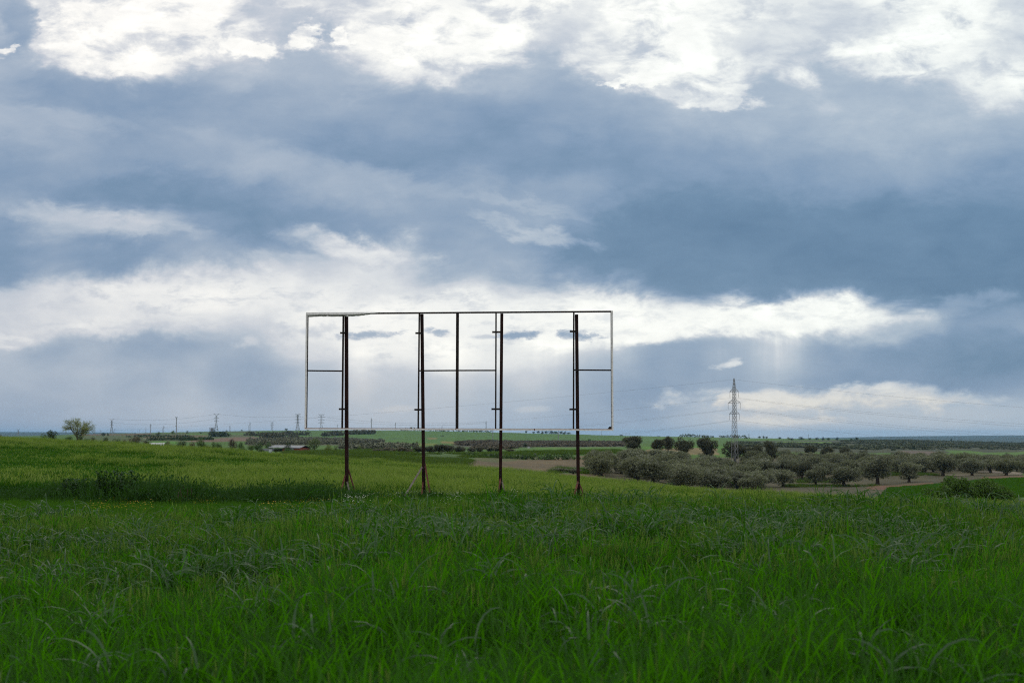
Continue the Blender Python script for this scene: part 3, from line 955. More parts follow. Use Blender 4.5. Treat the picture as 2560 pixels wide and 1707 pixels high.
def near_field():
    g = np.random.default_rng(21)
    WM = [M['wheat_leaf'], M['wheat_stem'], M['wheat_ear'], M['dry_leaf']]
    DM = [M['droop_leaf'], M['wheat_stem'], M['wheat_ear'], M['dry_leaf']]
    P = []
    for i in range(8):     # eared wheat
        P.append(proto_wheat(100 + i, 12, .14, .46, .60, 4, (.15, .27), (.008, .013), ears=.8, leaf_top=.84).mesh('wheat tuft', WM, True))
    for i in range(5):     # leafy wheat, no ears
        P.append(proto_wheat(200 + i, 14, .14, .40, .60, 5, (.16, .30), (.008, .014), .03, (.05, 1.2), leaf_top=.95).mesh('leafy wheat tuft', WM, True))
    for i in range(5):     # long drooping blades
        P.append(proto_wheat(300 + i, 9, .12, .45, .62, 5, (.26, .46), (.011, .018), .06, (1.2, 2.5)).mesh('drooping grass tuft', DM, True))
    x, y = jitter_grid(-13, 13, 1.6, 21.6, .142, g)
    edge = 20.2 + 1.3 * (fbm(x / 1.7, y / 9 + 4) - .5) + 0.9 * np.sin(x * .5)
    keep = (np.abs(x) < .385 * y + 4.5) & (y < edge)
    x, y = x[keep], y[keep]
    n = len(x)
    n1 = fbm(x / 1.1 + 3, y / 1.7 + 8)
    n2 = fbm(x / 1.1 + 13, y / 1.9 + 28)
    leafy = np.interp(y, [8, 11, 15], [1.32, .75, .2])              # nearer: mostly leaf
    pick = g.random(n)
    idx = np.where(pick < leafy * .75 - .02, 8 + g.integers(0, 5, n), g.integers(0, 8, n))
    dr = (n2 > .56) & (g.random(n) < np.interp(y, [8, 10.5, 18], [.06, .65, .6]) * np.interp(x / y, [-.2, -.1, .1], [.55, .75, 1])) | (g.random(n) < .04)
    idx = np.where(dr & (y > 6), 13 + g.integers(0, 5, n), idx)
    s = .76 + .42 * n1 + g.normal(0, .06, n)
    s = s * np.interp(x / y * FPX + 1280, [0, 600, 900, 1500, 2560], [.88, .94, 1.12, 1.10, 1.05])
    hole = np.exp(-(((x - 1.05) / .55) ** 2 + ((y - 11.2) / .5) ** 2))
    s = s * (1 - .45 * hole)
    s = s * np.where((y > 14) & (g.random(n) < .02), 1.14, 1)
    rot = turns(n, g, .09)
    rot[:, 0] += (n2 - .5) * .5
    rot[:, 1] += (n1 - .5) * .6
    z = H(x, y) - .02
    scl = np.stack([s ** .5, s ** .5, s], 1)
    scatter('wheat', 'tall dark green wheat with bent leaves filling the foreground', 'wheat', P, np.stack([x, y, z], 1), rot, scl, idx)


def mid_field():
    g = np.random.default_rng(31)
    BM = [M['barley_leaf'], M['barley_ear']]
    P = []

    def patch(seed, n, hmin, hmax, ear, half=.30):
        gg = np.random.default_rng(seed)
        mb = MB()
        base = np.stack([gg.uniform(-half, half, n), gg.uniform(-half, half, n), np.zeros(n)], 1)
        h = gg.uniform(hmin, hmax, n)
        p = ribbons(mb, base, gg.random(n) * 6.283, h, np.full(n, .014), gg.uniform(0, .2, n), gg.uniform(0, .5, n), 2, 0, tipw=.4)
        nl = n // 2
        ribbons(mb, base[:nl] + np.stack([np.zeros(nl), np.zeros(nl), h[:nl] * .55], 1), gg.random(nl) * 6.283, gg.uniform(.15, .26, nl), np.full(nl, .013), gg.uniform(.2, .7, nl), gg.uniform(.3, 1.6, nl), 3, 0)
        e = gg.random(n) < ear
        k = e.sum()
        if k:
            wind = gg.normal(.5, .9, k)
            ribbons(mb, p[e, -1], wind, gg.uniform(.10, .16, k), gg.uniform(.012, .02, k), gg.uniform(.1, .5, k), gg.uniform(.3, 1.0, k), 2, 1, tipw=.3)
        return mb
    for i in range(6):
        P.append(patch(400 + i, 64, .34, .58, .8).mesh('barley tuft', BM, True))
    for i in range(5):
        P.append(patch(450 + i, 80, .28, .46, .08).mesh('green barley tuft', BM, True))
    x, y = jitter_grid(-62, 45, 41.5, 142, .46, g)
    X = x / y * FPX + 1280
    crest = np.interp(X, [-400, 0, 320, 640, 960, 1280, 1600, 1760, 1920, 2240, 2560, 3000], [140, 140, 139, 134, 124, 109, 94, 87, 79, 71, 66, 60])
    front = np.interp(X, [-300, 0, 300, 700, 900, 1300, 1500, 2600], [47, 46, 45.5, 43.5, 43, 43.5, 44.5, 46]) + 1.5 * (fbm(x / 3, y / 9) - .5)
    keep = (np.abs(x) < .385 * y + 6) & (y < crest) & (y > front)
    x, y, X = x[keep], y[keep], X[keep]
    n = len(x)
    # wind-laid bands running across the slope
    w = fbm((x + .15 * y) / 9 + 3, (y - .22 * x) / 4.2 + 7, 3)
    w3 = fbm(x / 1.7 + 31, y / 2.6 + 11, 2)
    w2 = fbm(x / 30 + 8, (y - .2 * x) / 9 + 1, 2)
    band = np.exp(-((y - .15 * (X - 0) / 10 - 78 + .25 * x) / 9) ** 2)
    fr = np.clip(1 - np.abs((y - np.interp(X, [0, 600, 1000], [88, 82, 76])) / np.interp(X, [0, 600, 1200], [22, 14, 5])), 0, 1) * np.clip((1400 - X) / 600, 0, 1)
    pale = (w - .5) * 4.2 + (w2 - .5) * 2.4 + .12 - 1.1 * fr + g.normal(0, .12, n)
    idx = np.where(pale > 0, g.integers(0, 6, n), 6 + g.integers(0, 5, n))
    s = .95 + 1.45 * (w - .5) + .3 * (w2 - .5) + .5 * (w3 - .5) + g.normal(0, .06, n) - .12 * fr
    s = np.clip(s - .07, .45, 1.35) * np.interp(X, [1300, 1700], [1, .78])
    rot = turns(n, g, .09)
    rot[:, 0] += (w - .5) * 1.0
    rot[:, 1] += (w3 - .5) * .7
    z = H(x, y) - .02
    scatter('barley', 'pale eared barley rippling over the slope behind the billboard frame', 'barley', P, np.stack([x, y, z], 1), rot, np.stack([np.ones(n), np.ones(n), s], 1), idx)


def verge():
    """the unploughed strip the frame stands on"""
    g = np.random.default_rng(41)
    P = []

    def tuft(seed, n, rad, hmin, hmax, wid, mats, bend=(.2, 1.4), fl=0, flmat=1, fr=.012):
        gg = np.random.default_rng(seed)
        mb = MB()
        r = rad * np.sqrt(gg.random(n))
        a = gg.random(n) * 6.283
        base = np.stack([r * np.cos(a), r * np.sin(a), np.zeros(n)], 1)
        p = ribbons(mb, base, gg.random(n) * 6.283, gg.uniform(hmin, hmax, n), np.full(n, wid), gg.uniform(0, .4, n), gg.uniform(*bend, n), 4, 0)
        for k in range(fl):
            c = p[k, -1] + np.array([0, 0, .01])
            m = 6
            ang = np.arange(m) / m * 6.283
            rim = np.stack([np.cos(ang) * fr, np.sin(ang) * fr, .25 * fr * np.ones(m)], 1) + c
            mb.add(np.concatenate([rim, [c]]), [(i, (i + 1) % m, m) for i in range(m)], flmat)
        return mb.mesh('verge tuft', mats, True)
    for i in range(5):
        P.append(tuft(500 + i, 70, .2, .12, .26, .008, [M['meadow_leaf']]))
    for i in range(2):
        P.append(tuft(520 + i, 50, .2, .14, .28, .008, [M['meadow_leaf'], M['flower_yellow']], fl=7))
    for i in range(2):
        P.append(tuft(530 + i, 60, .2, .2, .36, .008, [M['meadow_leaf'], M['flower_white']], fl=16, fr=.014))
    x, y = jitter_grid(-23, 23, 18, 48, .25, g)
    keep = (np.abs(x) < .385 * y + 5)
    x, y = x[keep], y[keep]
    n = len(x)
    X = x / y * FPX + 1280
    idx = g.integers(0, 5, n)
    ye = (X > 200) & (X < 1000) & (y > 26) & (y < 35) & (fbm(x / .9, y / 2) > .54) & (g.random(n) < .3)
    idx[ye] = 5 + g.integers(0, 2, ye.sum())
    wh = (X > 850) & (X < 1300) & (y > 29) & (y < 42) & (fbm(x / 1.3 + 4, y / 3) > .5) & (g.random(n) < .10)
    idx[wh] = 7 + g.integers(0, 2, wh.sum())
    s = .75 + .6 * fbm(x / 2, y / 4) + g.normal(0, .06, n)
    scatter('meadow_grass', 'short bright green grass with tiny flowers on the strip around the posts', 'grass', P, np.stack([x, y, H(x, y) - .01], 1), turns(n, g, .08), np.stack([s ** .5, s ** .5, s], 1), idx)
    # tall rank weeds in a belt left of the posts
    W = []

    def weed(seed, n, rad, hmin, hmax, wid, mats, leafy=True, dock=False):
        gg = np.random.default_rng(seed)
        mb = MB()
        r = rad * np.sqrt(gg.random(n))
        a = gg.random(n) * 6.283
        base = np.stack([r * np.cos(a), r * np.sin(a), np.zeros(n)], 1)
        p = ribbons(mb, base, gg.random(n) * 6.283, gg.uniform(hmin, hmax, n), np.full(n, wid), gg.uniform(0, .45, n), gg.uniform(.2, 1.8, n), 5, 0)
        if leafy:
            m = n * 2
            k = gg.integers(0, n, m)
            s = gg.integers(1, 6, m)
            ribbons(mb, p[k, s], gg.random(m) * 6.283, gg.uniform(.05, .11, m), gg.uniform(.02, .04, m), gg.uniform(.4, 1.3, m), gg.uniform(.2, 1.1, m), 3, 0)
        if dock:
            for j in range(3):
                b = base[j]
                spindle(mb, [b + np.array([0, 0, hmax * .6])], [b + np.array([.03, .02, hmax * 1.15])], .018, 1, 5, 5)
        return mb.mesh('weed tuft', mats, True)
    for i in range(4):
        W.append(weed(600 + i, 60, .22, .3, .6, .012, [M['weed_leaf']], False))
    for i in range(4):
        W.append(weed(620 + i, 34, .22, .3, .55, .01, [M['weed_leaf']], True))
    for i in range(2):
        W.append(weed(640 + i, 34, .2, .3, .5, .012, [M['weed_leaf'], M['dock_red']], False, True))
    x, y = jitter_grid(-16, 7, 30, 40, .24, g)
    X = x / y * FPX + 1280
    c = np.interp(X, [-200, 0, 200, 500, 850, 950], [36, 36, 35, 34.5, 34, 36])
    dens = np.exp(-((y - c) / 2.0) ** 2) * np.interp(X, [-200, 60, 140, 480, 560, 620, 820, 900, 1000, 1500], [.8, .8, 1, 1, .7, .9, 1, .5, .12, .06])
    for pX in (867, 1059, 1251, 1445):
        dens = np.maximum(dens, .95 * np.exp(-(((X - pX) / 36) ** 2 + ((y - 36.4) / .9) ** 2)))
    keep = (g.random(len(x)) < dens) & (x > -.385 * y - 1.5)
    x, y, X = x[keep], y[keep], X[keep]
    n = len(x)
    hs = np.interp(X, [-200, 0, 120, 180, 260, 420, 520, 580, 700, 820, 900, 1500], [.9, .9, .9, 1.25, 1.38, 1.36, 1.2, .9, 1.25, 1.1, .8, .7]) * (.75 + .5 * fbm(x / .8, y))
    idx = g.integers(0, 8, n)
    dk = (X > 400) & (X < 680) & (g.random(n) < .025)
    idx[dk] = 8 + g.integers(0, 2, dk.sum())
    hs = np.where(dk, hs * .62, hs)
    scatter('weeds', 'dark green belt of tall rank weeds and dock beside the left post', 'weeds', W, np.stack([x, y, H(x, y) - .02], 1), turns(n, g, .1), np.stack([hs ** .5, hs ** .5, hs], 1), idx)


near_field()
mid_field()
verge()


# ----------------------------------------------------------------------------------------------
# the empty billboard frame
# ----------------------------------------------------------------------------------------------
def billboard():
    D0, D1 = 37.6, 36.6                                      # left end stands a little farther off
    X0, X1 = 766.5, 1530.0

    def dep(X):
        k = (X - X0) / (X1 - X0)
        return 1 / ((1 - k) / D0 + k / D1)

    def P(X, py, off=0.0):
        d = dep(X)
        x = (X - 1280) / FPX * d
        return np.array([x, d + off, zrow(py, d)])
    root = empty('billboard_frame', tuple(P(1148, 1232)))
    base = np.array(root.location)
    tag(root, 'tall empty rusty steel billboard frame on four posts in the field', 'billboard frame')
    mpx = 37 / FPX

    def part(name, mats, fn, parent=root):
        mb = MB()
        fn(mb)
        for i in range(len(mb.v)):
            mb.v[i] = mb.v[i] - base
        return mb.build(name, mats, parent)

    fr = lambda w: w * mpx
    white, dark, post, rust = M['white_paint'], M['dark_steel'], M['post_paint'], M['rust']
    # outer members: angle section, white on the outside faces
    part('left_edge', [white, dark], lambda m: (m.bar(P(765.8, 783, -.02), P(765, 1072, -.02), fr(4.2), .07, 0), m.bar(P(768.9, 783, .0), P(768.1, 1070, .0), fr(1.4), .05, 1)))
    part('right_edge', [white, dark], lambda m: (m.bar(P(1530.7, 777, -.02), P(1530.7, 1076, -.02), fr(4.3), .07, 0), m.bar(P(1527.8, 779, .0), P(1527.6, 1073, .0), fr(.9), .05, 1)))
    part('bottom_edge', [white, rust], lambda m: (m.bar(P(763.6, 1072, -.06), P(1532.4, 1074.6, -.06), .06, fr(3.6), 0), m.bar(P(764, 1069.7, -.05), P(1529, 1072.4, -.05), .05, fr(.9), 1), m.box(P(1336, 1073.6, -.095), (.02, .012, .05), 1), m.box(P(1140, 1072.4, -.095), (.016, .012, .03), 1)))
    part('top_edge', [dark], lambda m: m.bar(P(768, 784.2, 0), P(1529, 778.4, 0), .05, fr(4.0), 0))
    # torn sheet metal left on the upper corner

    def torn(m):
        xs = np.linspace(764, 951, 40)
        g = np.random.default_rng(5)
        tp = 781.0 - (xs - 764) * .004
        thick = np.interp(xs, [764, 775, 800, 868, 905, 951], [10.5, 11.5, 10.0, 10.6, 8.0, 1.8]) + g.uniform(-.5, .5, 40)
        v, q = [], []
        for xx, tt, hh in zip(xs, tp, thick):
            for off in (-.055, -.048):
                v.append(P(xx, tt, off))
                v.append(P(xx, tt + hh * .55, off - .01))
                v.append(P(xx, tt + hh, off + .05))
        k = len(xs)
        for i in range(k - 1):
            a, b = i * 6, (i + 1) * 6
            for r in (0, 1):
                q.append((a + r, b + r, b + r + 1, a + r + 1))
                q.append((a + 3 + r, a + 4 + r, b + 4 + r, b + 3 + r))
            q.append((a, a + 3, b + 3, b))
            q.append((a + 2, b + 2, b + 5, a + 5))
        m.add(v, q, 0)
        for xx in (868, 818):
            m.box(P(xx, 790, -.03), (.05, .02, .03), 0)
    tp = part('torn_panel', [white], torn)
    tp['label'] = 'torn strip of white sheet metal along the upper left corner'
    # uprights of the panel
    for (xa, ya, xb, yb, w) in ((857.2, 785, 856.4, 1070, 4.2), (1047.6, 784, 1046, 1071, 3.8), (1143.4, 783.5, 1142.8, 1071.5, 7.2), (1240, 782, 1239.2, 1072, 3.8), (1435, 780.5, 1433.3, 1072.5, 3.8)):
        part('upright', [dark], lambda m: m.bar(P(xa, ya, -.01), P(xb, yb, -.01), fr(w), .06, 0, up=(0, 1, 0)))
    for (xa, ya, xb, yb) in ((769, 926.6, 858, 927.6), (1047, 926.8, 1141, 926.2), (1147, 926.2, 1239, 926), (1434, 925, 1528, 925.6)):
        part('crossbar', [dark], lambda m: m.bar(P(xa, ya, 0), P(xb, yb, 0), .04, fr(3.4), 0))
    for (xa, xb, y1) in ((849, 864, 831.8), (847.2, 863, 1022.4), (1037.8, 1055, 832.3), (1036.2, 1055, 1024), (1230.4, 1253, 829.6), (1228.7, 1251, 1022.4), (1425, 1442, 828), (1423.6, 1443, 1023)):
        part('bracket', [dark], lambda m: m.bar(P(xa, y1, .045), P(xb, y1, .045), .045, fr(4.5), 0))
    part('gusset', [dark], lambda m: m.add([P(1518, 1072, -.03), P(1528.5, 1072, -.03), P(1528.5, 1066, -.03), P(1523, 1066, -.03), P(1518, 1072, .0), P(1528.5, 1072, .0), P(1528.5, 1066, .0), P(1523, 1066, .0)], [(0, 1, 2, 3), (7, 6, 5, 4), (0, 3, 7, 4), (1, 5, 6, 2), (3, 2, 6, 7), (0, 4, 5, 1)], 0))
    # four posts, each a rectangular hollow section, with its braces

    def post_mesh(m, xt, yt, xb, yb, w):
        a, b = P(xt, yt, .13), P(xb, yb, .13)
        m.bar(a, b, fr(w), .12, 0, up=(0, 1, 0))
        m.box((b[0], b[1], b[2] + .015), (.26, .26, .03), 1)
    specs = [(863.2, 788, 867.6, 1236, 8.6), (1053.2, 784, 1060, 1238, 8.0), (1254.4, 782.5, 1250.8, 1238, 7.6), (1442.4, 785, 1445.6, 1238, 8.0)]
    posts = []
    for s in specs:
        posts.append(part('post', [post, rust], lambda m: post_mesh(m, *s)))

    def brace(po, x0, y0, o0, x1, y1, o1, mat, w=4.0):
        part('brace', [M[mat]], lambda m: m.bar(P(x0, y0, o0), P(x1, y1, o1), fr(w), .05, 0, up=(0, 1, 0)), po)
    brace(posts[0], 864, 1188, .05, 857, 1226, -.25, 'brace_red', 3.6)
    brace(posts[0], 871, 1173, .15, 884, 1222, .3, 'brace_red', 3.4)
    brace(posts[0], 869, 1205, .05, 878, 1226, -.2, 'brace_grey', 3.6)
    brace(posts[1], 1056, 1166, .1, 1017, 1236, -.5, 'brace_grey', 4.2)
    brace(posts[1], 1062, 1158, .14, 1077, 1230, -.2, 'brace_red', 3.8)
    brace(posts[1], 1058, 1206, .05, 1057, 1236, -.3, 'brace_red', 3.4)
    brace(posts[2], 1251, 1196, .05, 1247, 1226, -.25, 'brace_red', 3.6)
    brace(posts[2], 1254, 1198, .14, 1262, 1228, -.1, 'brace_grey', 3.0)
    brace(posts[3], 1444, 1204, .05, 1434, 1234, -.3, 'brace_red', 4.4)
    brace(posts[3], 1448, 1208, .14, 1458, 1234, -.1, 'brace_red', 3.4)


billboard()


# ----------------------------------------------------------------------------------------------
# trees
# ----------------------------------------------------------------------------------------------
def crown(seed, lobes, n, leaf, aspect=1.6, shell=.45):
    """leaf sprays through lobes (x,y,z,rx,rz); unit tree 1 high"""
    g = np.random.default_rng(seed)
    L = np.array(lobes)
    wt = L[:, 3] ** 2 * L[:, 4]
    k = g.choice(len(L), n, p=wt / wt.sum())
    dv = g.normal(size=(n, 3))
    dv /= np.linalg.norm(dv, axis=1)[:, None]
    rad = shell + (1 - shell) * g.random(n) ** .6
    rad = rad * (1 + .16 * g.normal(size=n)).clip(.5, 1.25)
    c = L[k, :3] + dv * rad[:, None] * np.stack([L[k, 3], L[k, 3], L[k, 4]], 1)
    nrm = dv * .6 + g.normal(size=(n, 3)) * .7
    nrm /= np.linalg.norm(nrm, axis=1)[:, None]
    a = np.cross(nrm, g.normal(size=(n, 3)))
    a /= np.linalg.norm(a, axis=1)[:, None]
    b = np.cross(nrm, a)
    s = leaf * g.uniform(.6, 1.3, n)
    a, b = a * (s * aspect)[:, None], b * s[:, None]
    mid = nrm * (s * .25)[:, None]
    v = np.stack([c - a, c - b * .8 + mid, c + a, c + b * .8 + mid], 1).reshape(-1, 3)
    q = np.arange(n * 4).reshape(-1, 4)
    mb = MB()
    mb.add_quads(v, q, 0)
    return mb


def random_lobes(seed, n, cx=.0, z0=.35, z1=.85, spread=.3, r=(.14, .24), rz=.8):
    g = np.random.default_rng(seed)
    out = []
    for i in range(n):
        a = i / n * 6.283 + g.uniform(-.5, .5)
        rr = spread * math.sqrt(g.random()) * 1.15
        z = g.uniform(z0, z1)
        sh = 1 - .45 * abs((z - (z0 + z1) / 2) / ((z1 - z0) / 2 + 1e-6)) ** 2
        q = g.uniform(*r)
        out.append((cx + math.cos(a) * rr * sh, math.sin(a) * rr * sh, z, q, q * rz))
    out.append((cx, 0, (z0 + z1) / 2, .24, .22))
    return out


def trunk_mesh(name, seed, h, r0, limbs, lean=.0, mat=None):
    g = np.random.default_rng(seed)
    mb = MB()
    pts = [np.array((0, 0, -.04)), np.array((lean * .3, 0, h * .45)), np.array((lean, 0, h))]
    mb.tube(pts, [r0 * 1.5, r0, r0 * .8], 8)
    for i in range(limbs):
        a = i / limbs * 6.283 + g.uniform(-.4, .4)
        ln = g.uniform(.25, .4)
        p0 = np.array((lean, 0, h * .93))
        p1 = p0 + np.array((math.cos(a) * ln * .4, math.sin(a) * ln * .4, ln * .5))
        p2 = p1 + np.array((math.cos(a) * ln * .35, math.sin(a) * ln * .35, ln * .45))
        mb.tube([p0, p1, p2], [r0 * .6, r0 * .38, r0 * .12], 6)
    return mb.mesh(name, M['bark'], True)


OLIVE, ROUND, SMALL = [], [], []
for i in range(8):
    lob = random_lobes(700 + i, 13, 0, .28, .80, .31, (.15, .21), .85)
    OLIVE.append((crown(720 + i, lob, 4200, .020, 1.5, .62).mesh('olive crown', M['foliage']), trunk_mesh('olive trunk', 740 + i, .26, .045, 4, random.uniform(-.08, .08))))
for i in range(6):
    lob = random_lobes(800 + i, 11, 0, .18, .80, .29, (.17, .24), 1.0)
    ROUND.append((crown(820 + i, lob, 1500, .022, 1.4).mesh('tree crown', M['foliage']), trunk_mesh('tree trunk', 840 + i, .32, .035, 3)))
for i in range(5):
    lob = random_lobes(900 + i, 8, 0, .18, .80, .32, (.2, .27), 1.0)
    SMALL.append((crown(920 + i, lob, 420, .045, 1.3).mesh('far crown', M['foliage']), trunk_mesh('far trunk', 940 + i, .25, .04, 2)))

COLS = {
    'olive': (0.108, 0.118, 0.076), 'olive2': (0.128, 0.138, 0.096), 'olive_dark': (0.054, 0.058, 0.034), 'green': (0.048, 0.088, 0.022),
    'dark': (0.024, 0.042, 0.016), 'lime': (0.11, 0.145, 0.022), 'purple': (0.050, 0.040, 0.030), 'brown': (0.098, 0.086, 0.060), 'blue': (0.064, 0.082, 0.046),
    'far_olive': (0.105, 0.112, 0.078), 'willow': (0.072, 0.100, 0.036), 'bush': (0.046, 0.105, 0.014),
}


def tree(name, cat, label, lib, which, x, y, h, w, colour, group=None, rz=None, sink=.03):
    cm, tm = lib[which % len(lib)]
    root = empty(name, (x, y, float(H(x, y)) - sink * h), random.random() * 6.283 if rz is None else rz)
    root.scale = (w / .92, w / .92, h)
    tag(root, label, cat, group)
    c = link('crown', cm, root)
    k = random.uniform(.88, 1.14)
    cc = COLS[colour]
    c.color = (cc[0] * k, cc[1] * k, cc[2] * k * random.uniform(.92, 1.08), 1)
    link('trunk', tm, root)
    return root


def tree_px(name, cat, label, lib, X, top, w, d, colour, group=None, which=None, rz=None):
    """a tree on the ground at bearing X and depth d; its top reaches photo row top, w photo columns wide"""
    x, y, z = spot(X, d)
    h = (zrow(top, d) - z) / .97
    if h < .3:
        h = .3
    return tree(name, cat, label, lib, random.randrange(8) if which is None else which, x, y, h, w * (1.14 if colour in ('olive', 'olive2') else 1.0) / FPX * d, colour, group, rz)


# --- old dark olives on the terrace above the grove
for k, (X, top, w, d, lb) in enumerate([
    (1584, 1086, 64, 352, 'broad dark olive with two lobes beside the earth bank, leftmost of its row'),
    (1644, 1094, 42, 346, 'smaller dark olive with forked trunk, second in the terrace row'),
    (1669, 1084, 34, 372, 'dark olive standing behind the terrace row between its neighbours'),
    (1709, 1087, 48, 341, 'round dark olive with flared trunk base on the tan terrace'),
    (1766, 1086, 52, 340, 'dark olive with a peaked crown and thick trunk left of the pylon'),
    (1836, 1100, 60, 356, 'wide dark olive directly behind the lattice pylon foot'),
    (1890, 1104, 52, 356, 'dark olive just right of the lattice pylon'),
    (1924, 1097, 38, 384, 'dark olive reaching above the grove right of the pylon'),
    (2022, 1110, 40, 420, 'dark rounded olive rising behind the grove, left one of three'),
    (2066, 1113, 42, 424, 'dark olive rising behind the grove, middle one of three'),
    (2109, 1111, 40, 428, 'dark olive rising behind the grove, right one of three'),
    (2156, 1117, 26, 432, 'small dark olive behind the grove beside the three dark crowns'),
]):
    tree_px('olive_tree', 'olive tree', lb, OLIVE, X, top, w, d, 'olive_dark', 'dark olives on the terrace', which=k)

# --- front trees of the grove, each to be told by its place
for k, (X, top, w, d, col, lb) in enumerate([
    (1905, 1164, 66, 272, 'olive2', 'silvery olive at the front of the grove, left of the first soil gap'),
    (1955, 1168, 62, 276, 'olive2', 'low bushy olive at the grove front bordering the first soil gap'),
    (2037, 1160, 60, 281, 'olive', 'front olive with a slim dark trunk alone between two soil gaps'),
    (2107, 1157, 80, 281, 'olive', 'wide front olive with low hanging branches over the red soil'),
    (2190, 1131, 82, 291, 'olive', 'largest front olive, forked limbs showing on a stout trunk'),
    (2268, 1150, 64, 296, 'olive2', 'front olive with open crown and leaning twin trunk'),
    (2353, 1130, 76, 331, 'olive', 'broad olive with slanting trunk just above the green bush'),
    (2426, 1138, 62, 330, 'olive', 'round olive with a low crown above the right of the bush'),
    (2510, 1137, 66, 322, 'olive', 'olive with bare dark trunk beside the pale track'),
    (2562, 1142, 50, 335, 'olive', 'olive cut by the right border beside the pale track'),
    (2003, 1150, 50, 312, 'olive_dark', 'dark olive with leaning trunk at the first soil gap'),
]):
    tree_px('olive_tree', 'olive tree', lb, OLIVE, X, top, w, d, col, 'olive grove', which=k + 3)
# --- the mass of the grove behind: trees in rows that nothing tells apart
g = np.random.default_rng(77)
count = 0
for d in np.arange(192, 338, 8.0):
    for X in np.arange(1500, 1900, 5.8 / d * FPX):
        Xj, dj = X + g.normal(0, 9), d + g.normal(0, 1.3)
        lo = np.interp(Xj, [1500, 1560, 1640, 1700, 1900], [246, 274, 306, 332, 338])
        if dj > lo or dj < np.interp(Xj, [1500, 1600, 1900], [208, 186, 214]):
            continue
        x, y, z = spot(Xj, dj)
        tree('olive_tree', 'olive tree', 'grey-green olive in the dense rows below the pylon', OLIVE, int(g.integers(0, 8)), x, y, g.uniform(3.3, 4.3), g.uniform(4.8, 5.9), 'olive' if g.random() < .7 else 'olive2', 'olive grove')
        count += 1
for d in np.arange(318, 436, 10):
    for X in np.arange(1890, 2600, 6.8 / d * FPX):
        Xj, dj = X + g.normal(0, 10), d + g.normal(0, 1.5)
        if dj < np.interp(Xj, [1890, 2000, 2200, 2330, 2600], [310, 318, 322, 352, 352]) or dj > np.interp(Xj, [1890, 2200, 2600], [370, 430, 440]):
            continue
        x, y, z = spot(Xj, dj)
        tree('olive_tree', 'olive tree', 'grey-green olive in the back rows of the grove on the right', OLIVE, int(g.integers(0, 8)), x, y, g.uniform(3.9, 5.2), g.uniform(5.4, 6.8), 'olive' if g.random() < .75 else 'olive2', 'olive grove')
        count += 1
# low olives at the grove's left end
for (X, top, w, d, lb) in [(1398, 1166, 44, 205, 'lowest grey olive shrub at the left tip of the grove'), (1432, 1167, 34, 205, 'small grey olive shrub second from the left tip of the grove'),
                           (1500, 1157, 62, 214, 'low spreading olive at the left end of the grove'), (1552, 1145, 62, 236, 'olive with domed crown at the upper left end of the grove'), (1588, 1144, 58, 244, 'olive next to the domed one at the grove end')]:
    tree_px('olive_tree', 'olive tree', lb, OLIVE, X, top, w, d, 'olive2', 'olive grove')

# --- olives and scrub in the hollow behind the second post
for k, (X, top, w, d, col, lb) in enumerate([
    (1010, 1116, 44, 352, 'brown', 'grey-brown olive left of the second post in the hollow'),
    (975, 1117, 46, 352, 'brown', 'grey-brown olive in the middle of the hollow hedge'),
    (945, 1119, 40, 352, 'brown', 'low grey-brown olive at the left end of the hollow hedge'),
    (1048, 1114, 34, 356, 'olive_dark', 'dark bush just left of the second post in the hollow'),
    (1074, 1112, 36, 346, 'olive_dark', 'dark olive just right of the second post in the hollow'),
    (1098, 1108, 40, 344, 'olive_dark', 'tallest dark olive in the clump right of the second post'),
    (1120, 1110, 34, 346, 'olive_dark', 'dark olive at the right end of the clump by the second post'),
    (1148, 1112, 38, 352, 'olive_dark', 'dark olive standing apart midway between second and third posts'),
    (1180, 1118, 30, 358, 'olive_dark', 'low dark olive left of a rounder one near the third post'),
    (1200, 1116, 26, 358, 'olive_dark', 'round dark olive near the third post'),
    (1226, 1117, 24, 360, 'olive_dark', 'dark bush left of the third post above the green bank'),
    (1244, 1118, 26, 362, 'olive_dark', 'dark bush touching the third post above the green bank'),
    (1275, 1120, 30, 366, 'brown', 'low brownish bush right of the third post above the bank'),
]):
    tree_px('olive_tree' if k < 10 else 'bush', 'olive tree' if k < 10 else 'bush', lb, OLIVE, X, top, w, d, col, 'trees in the hollow')

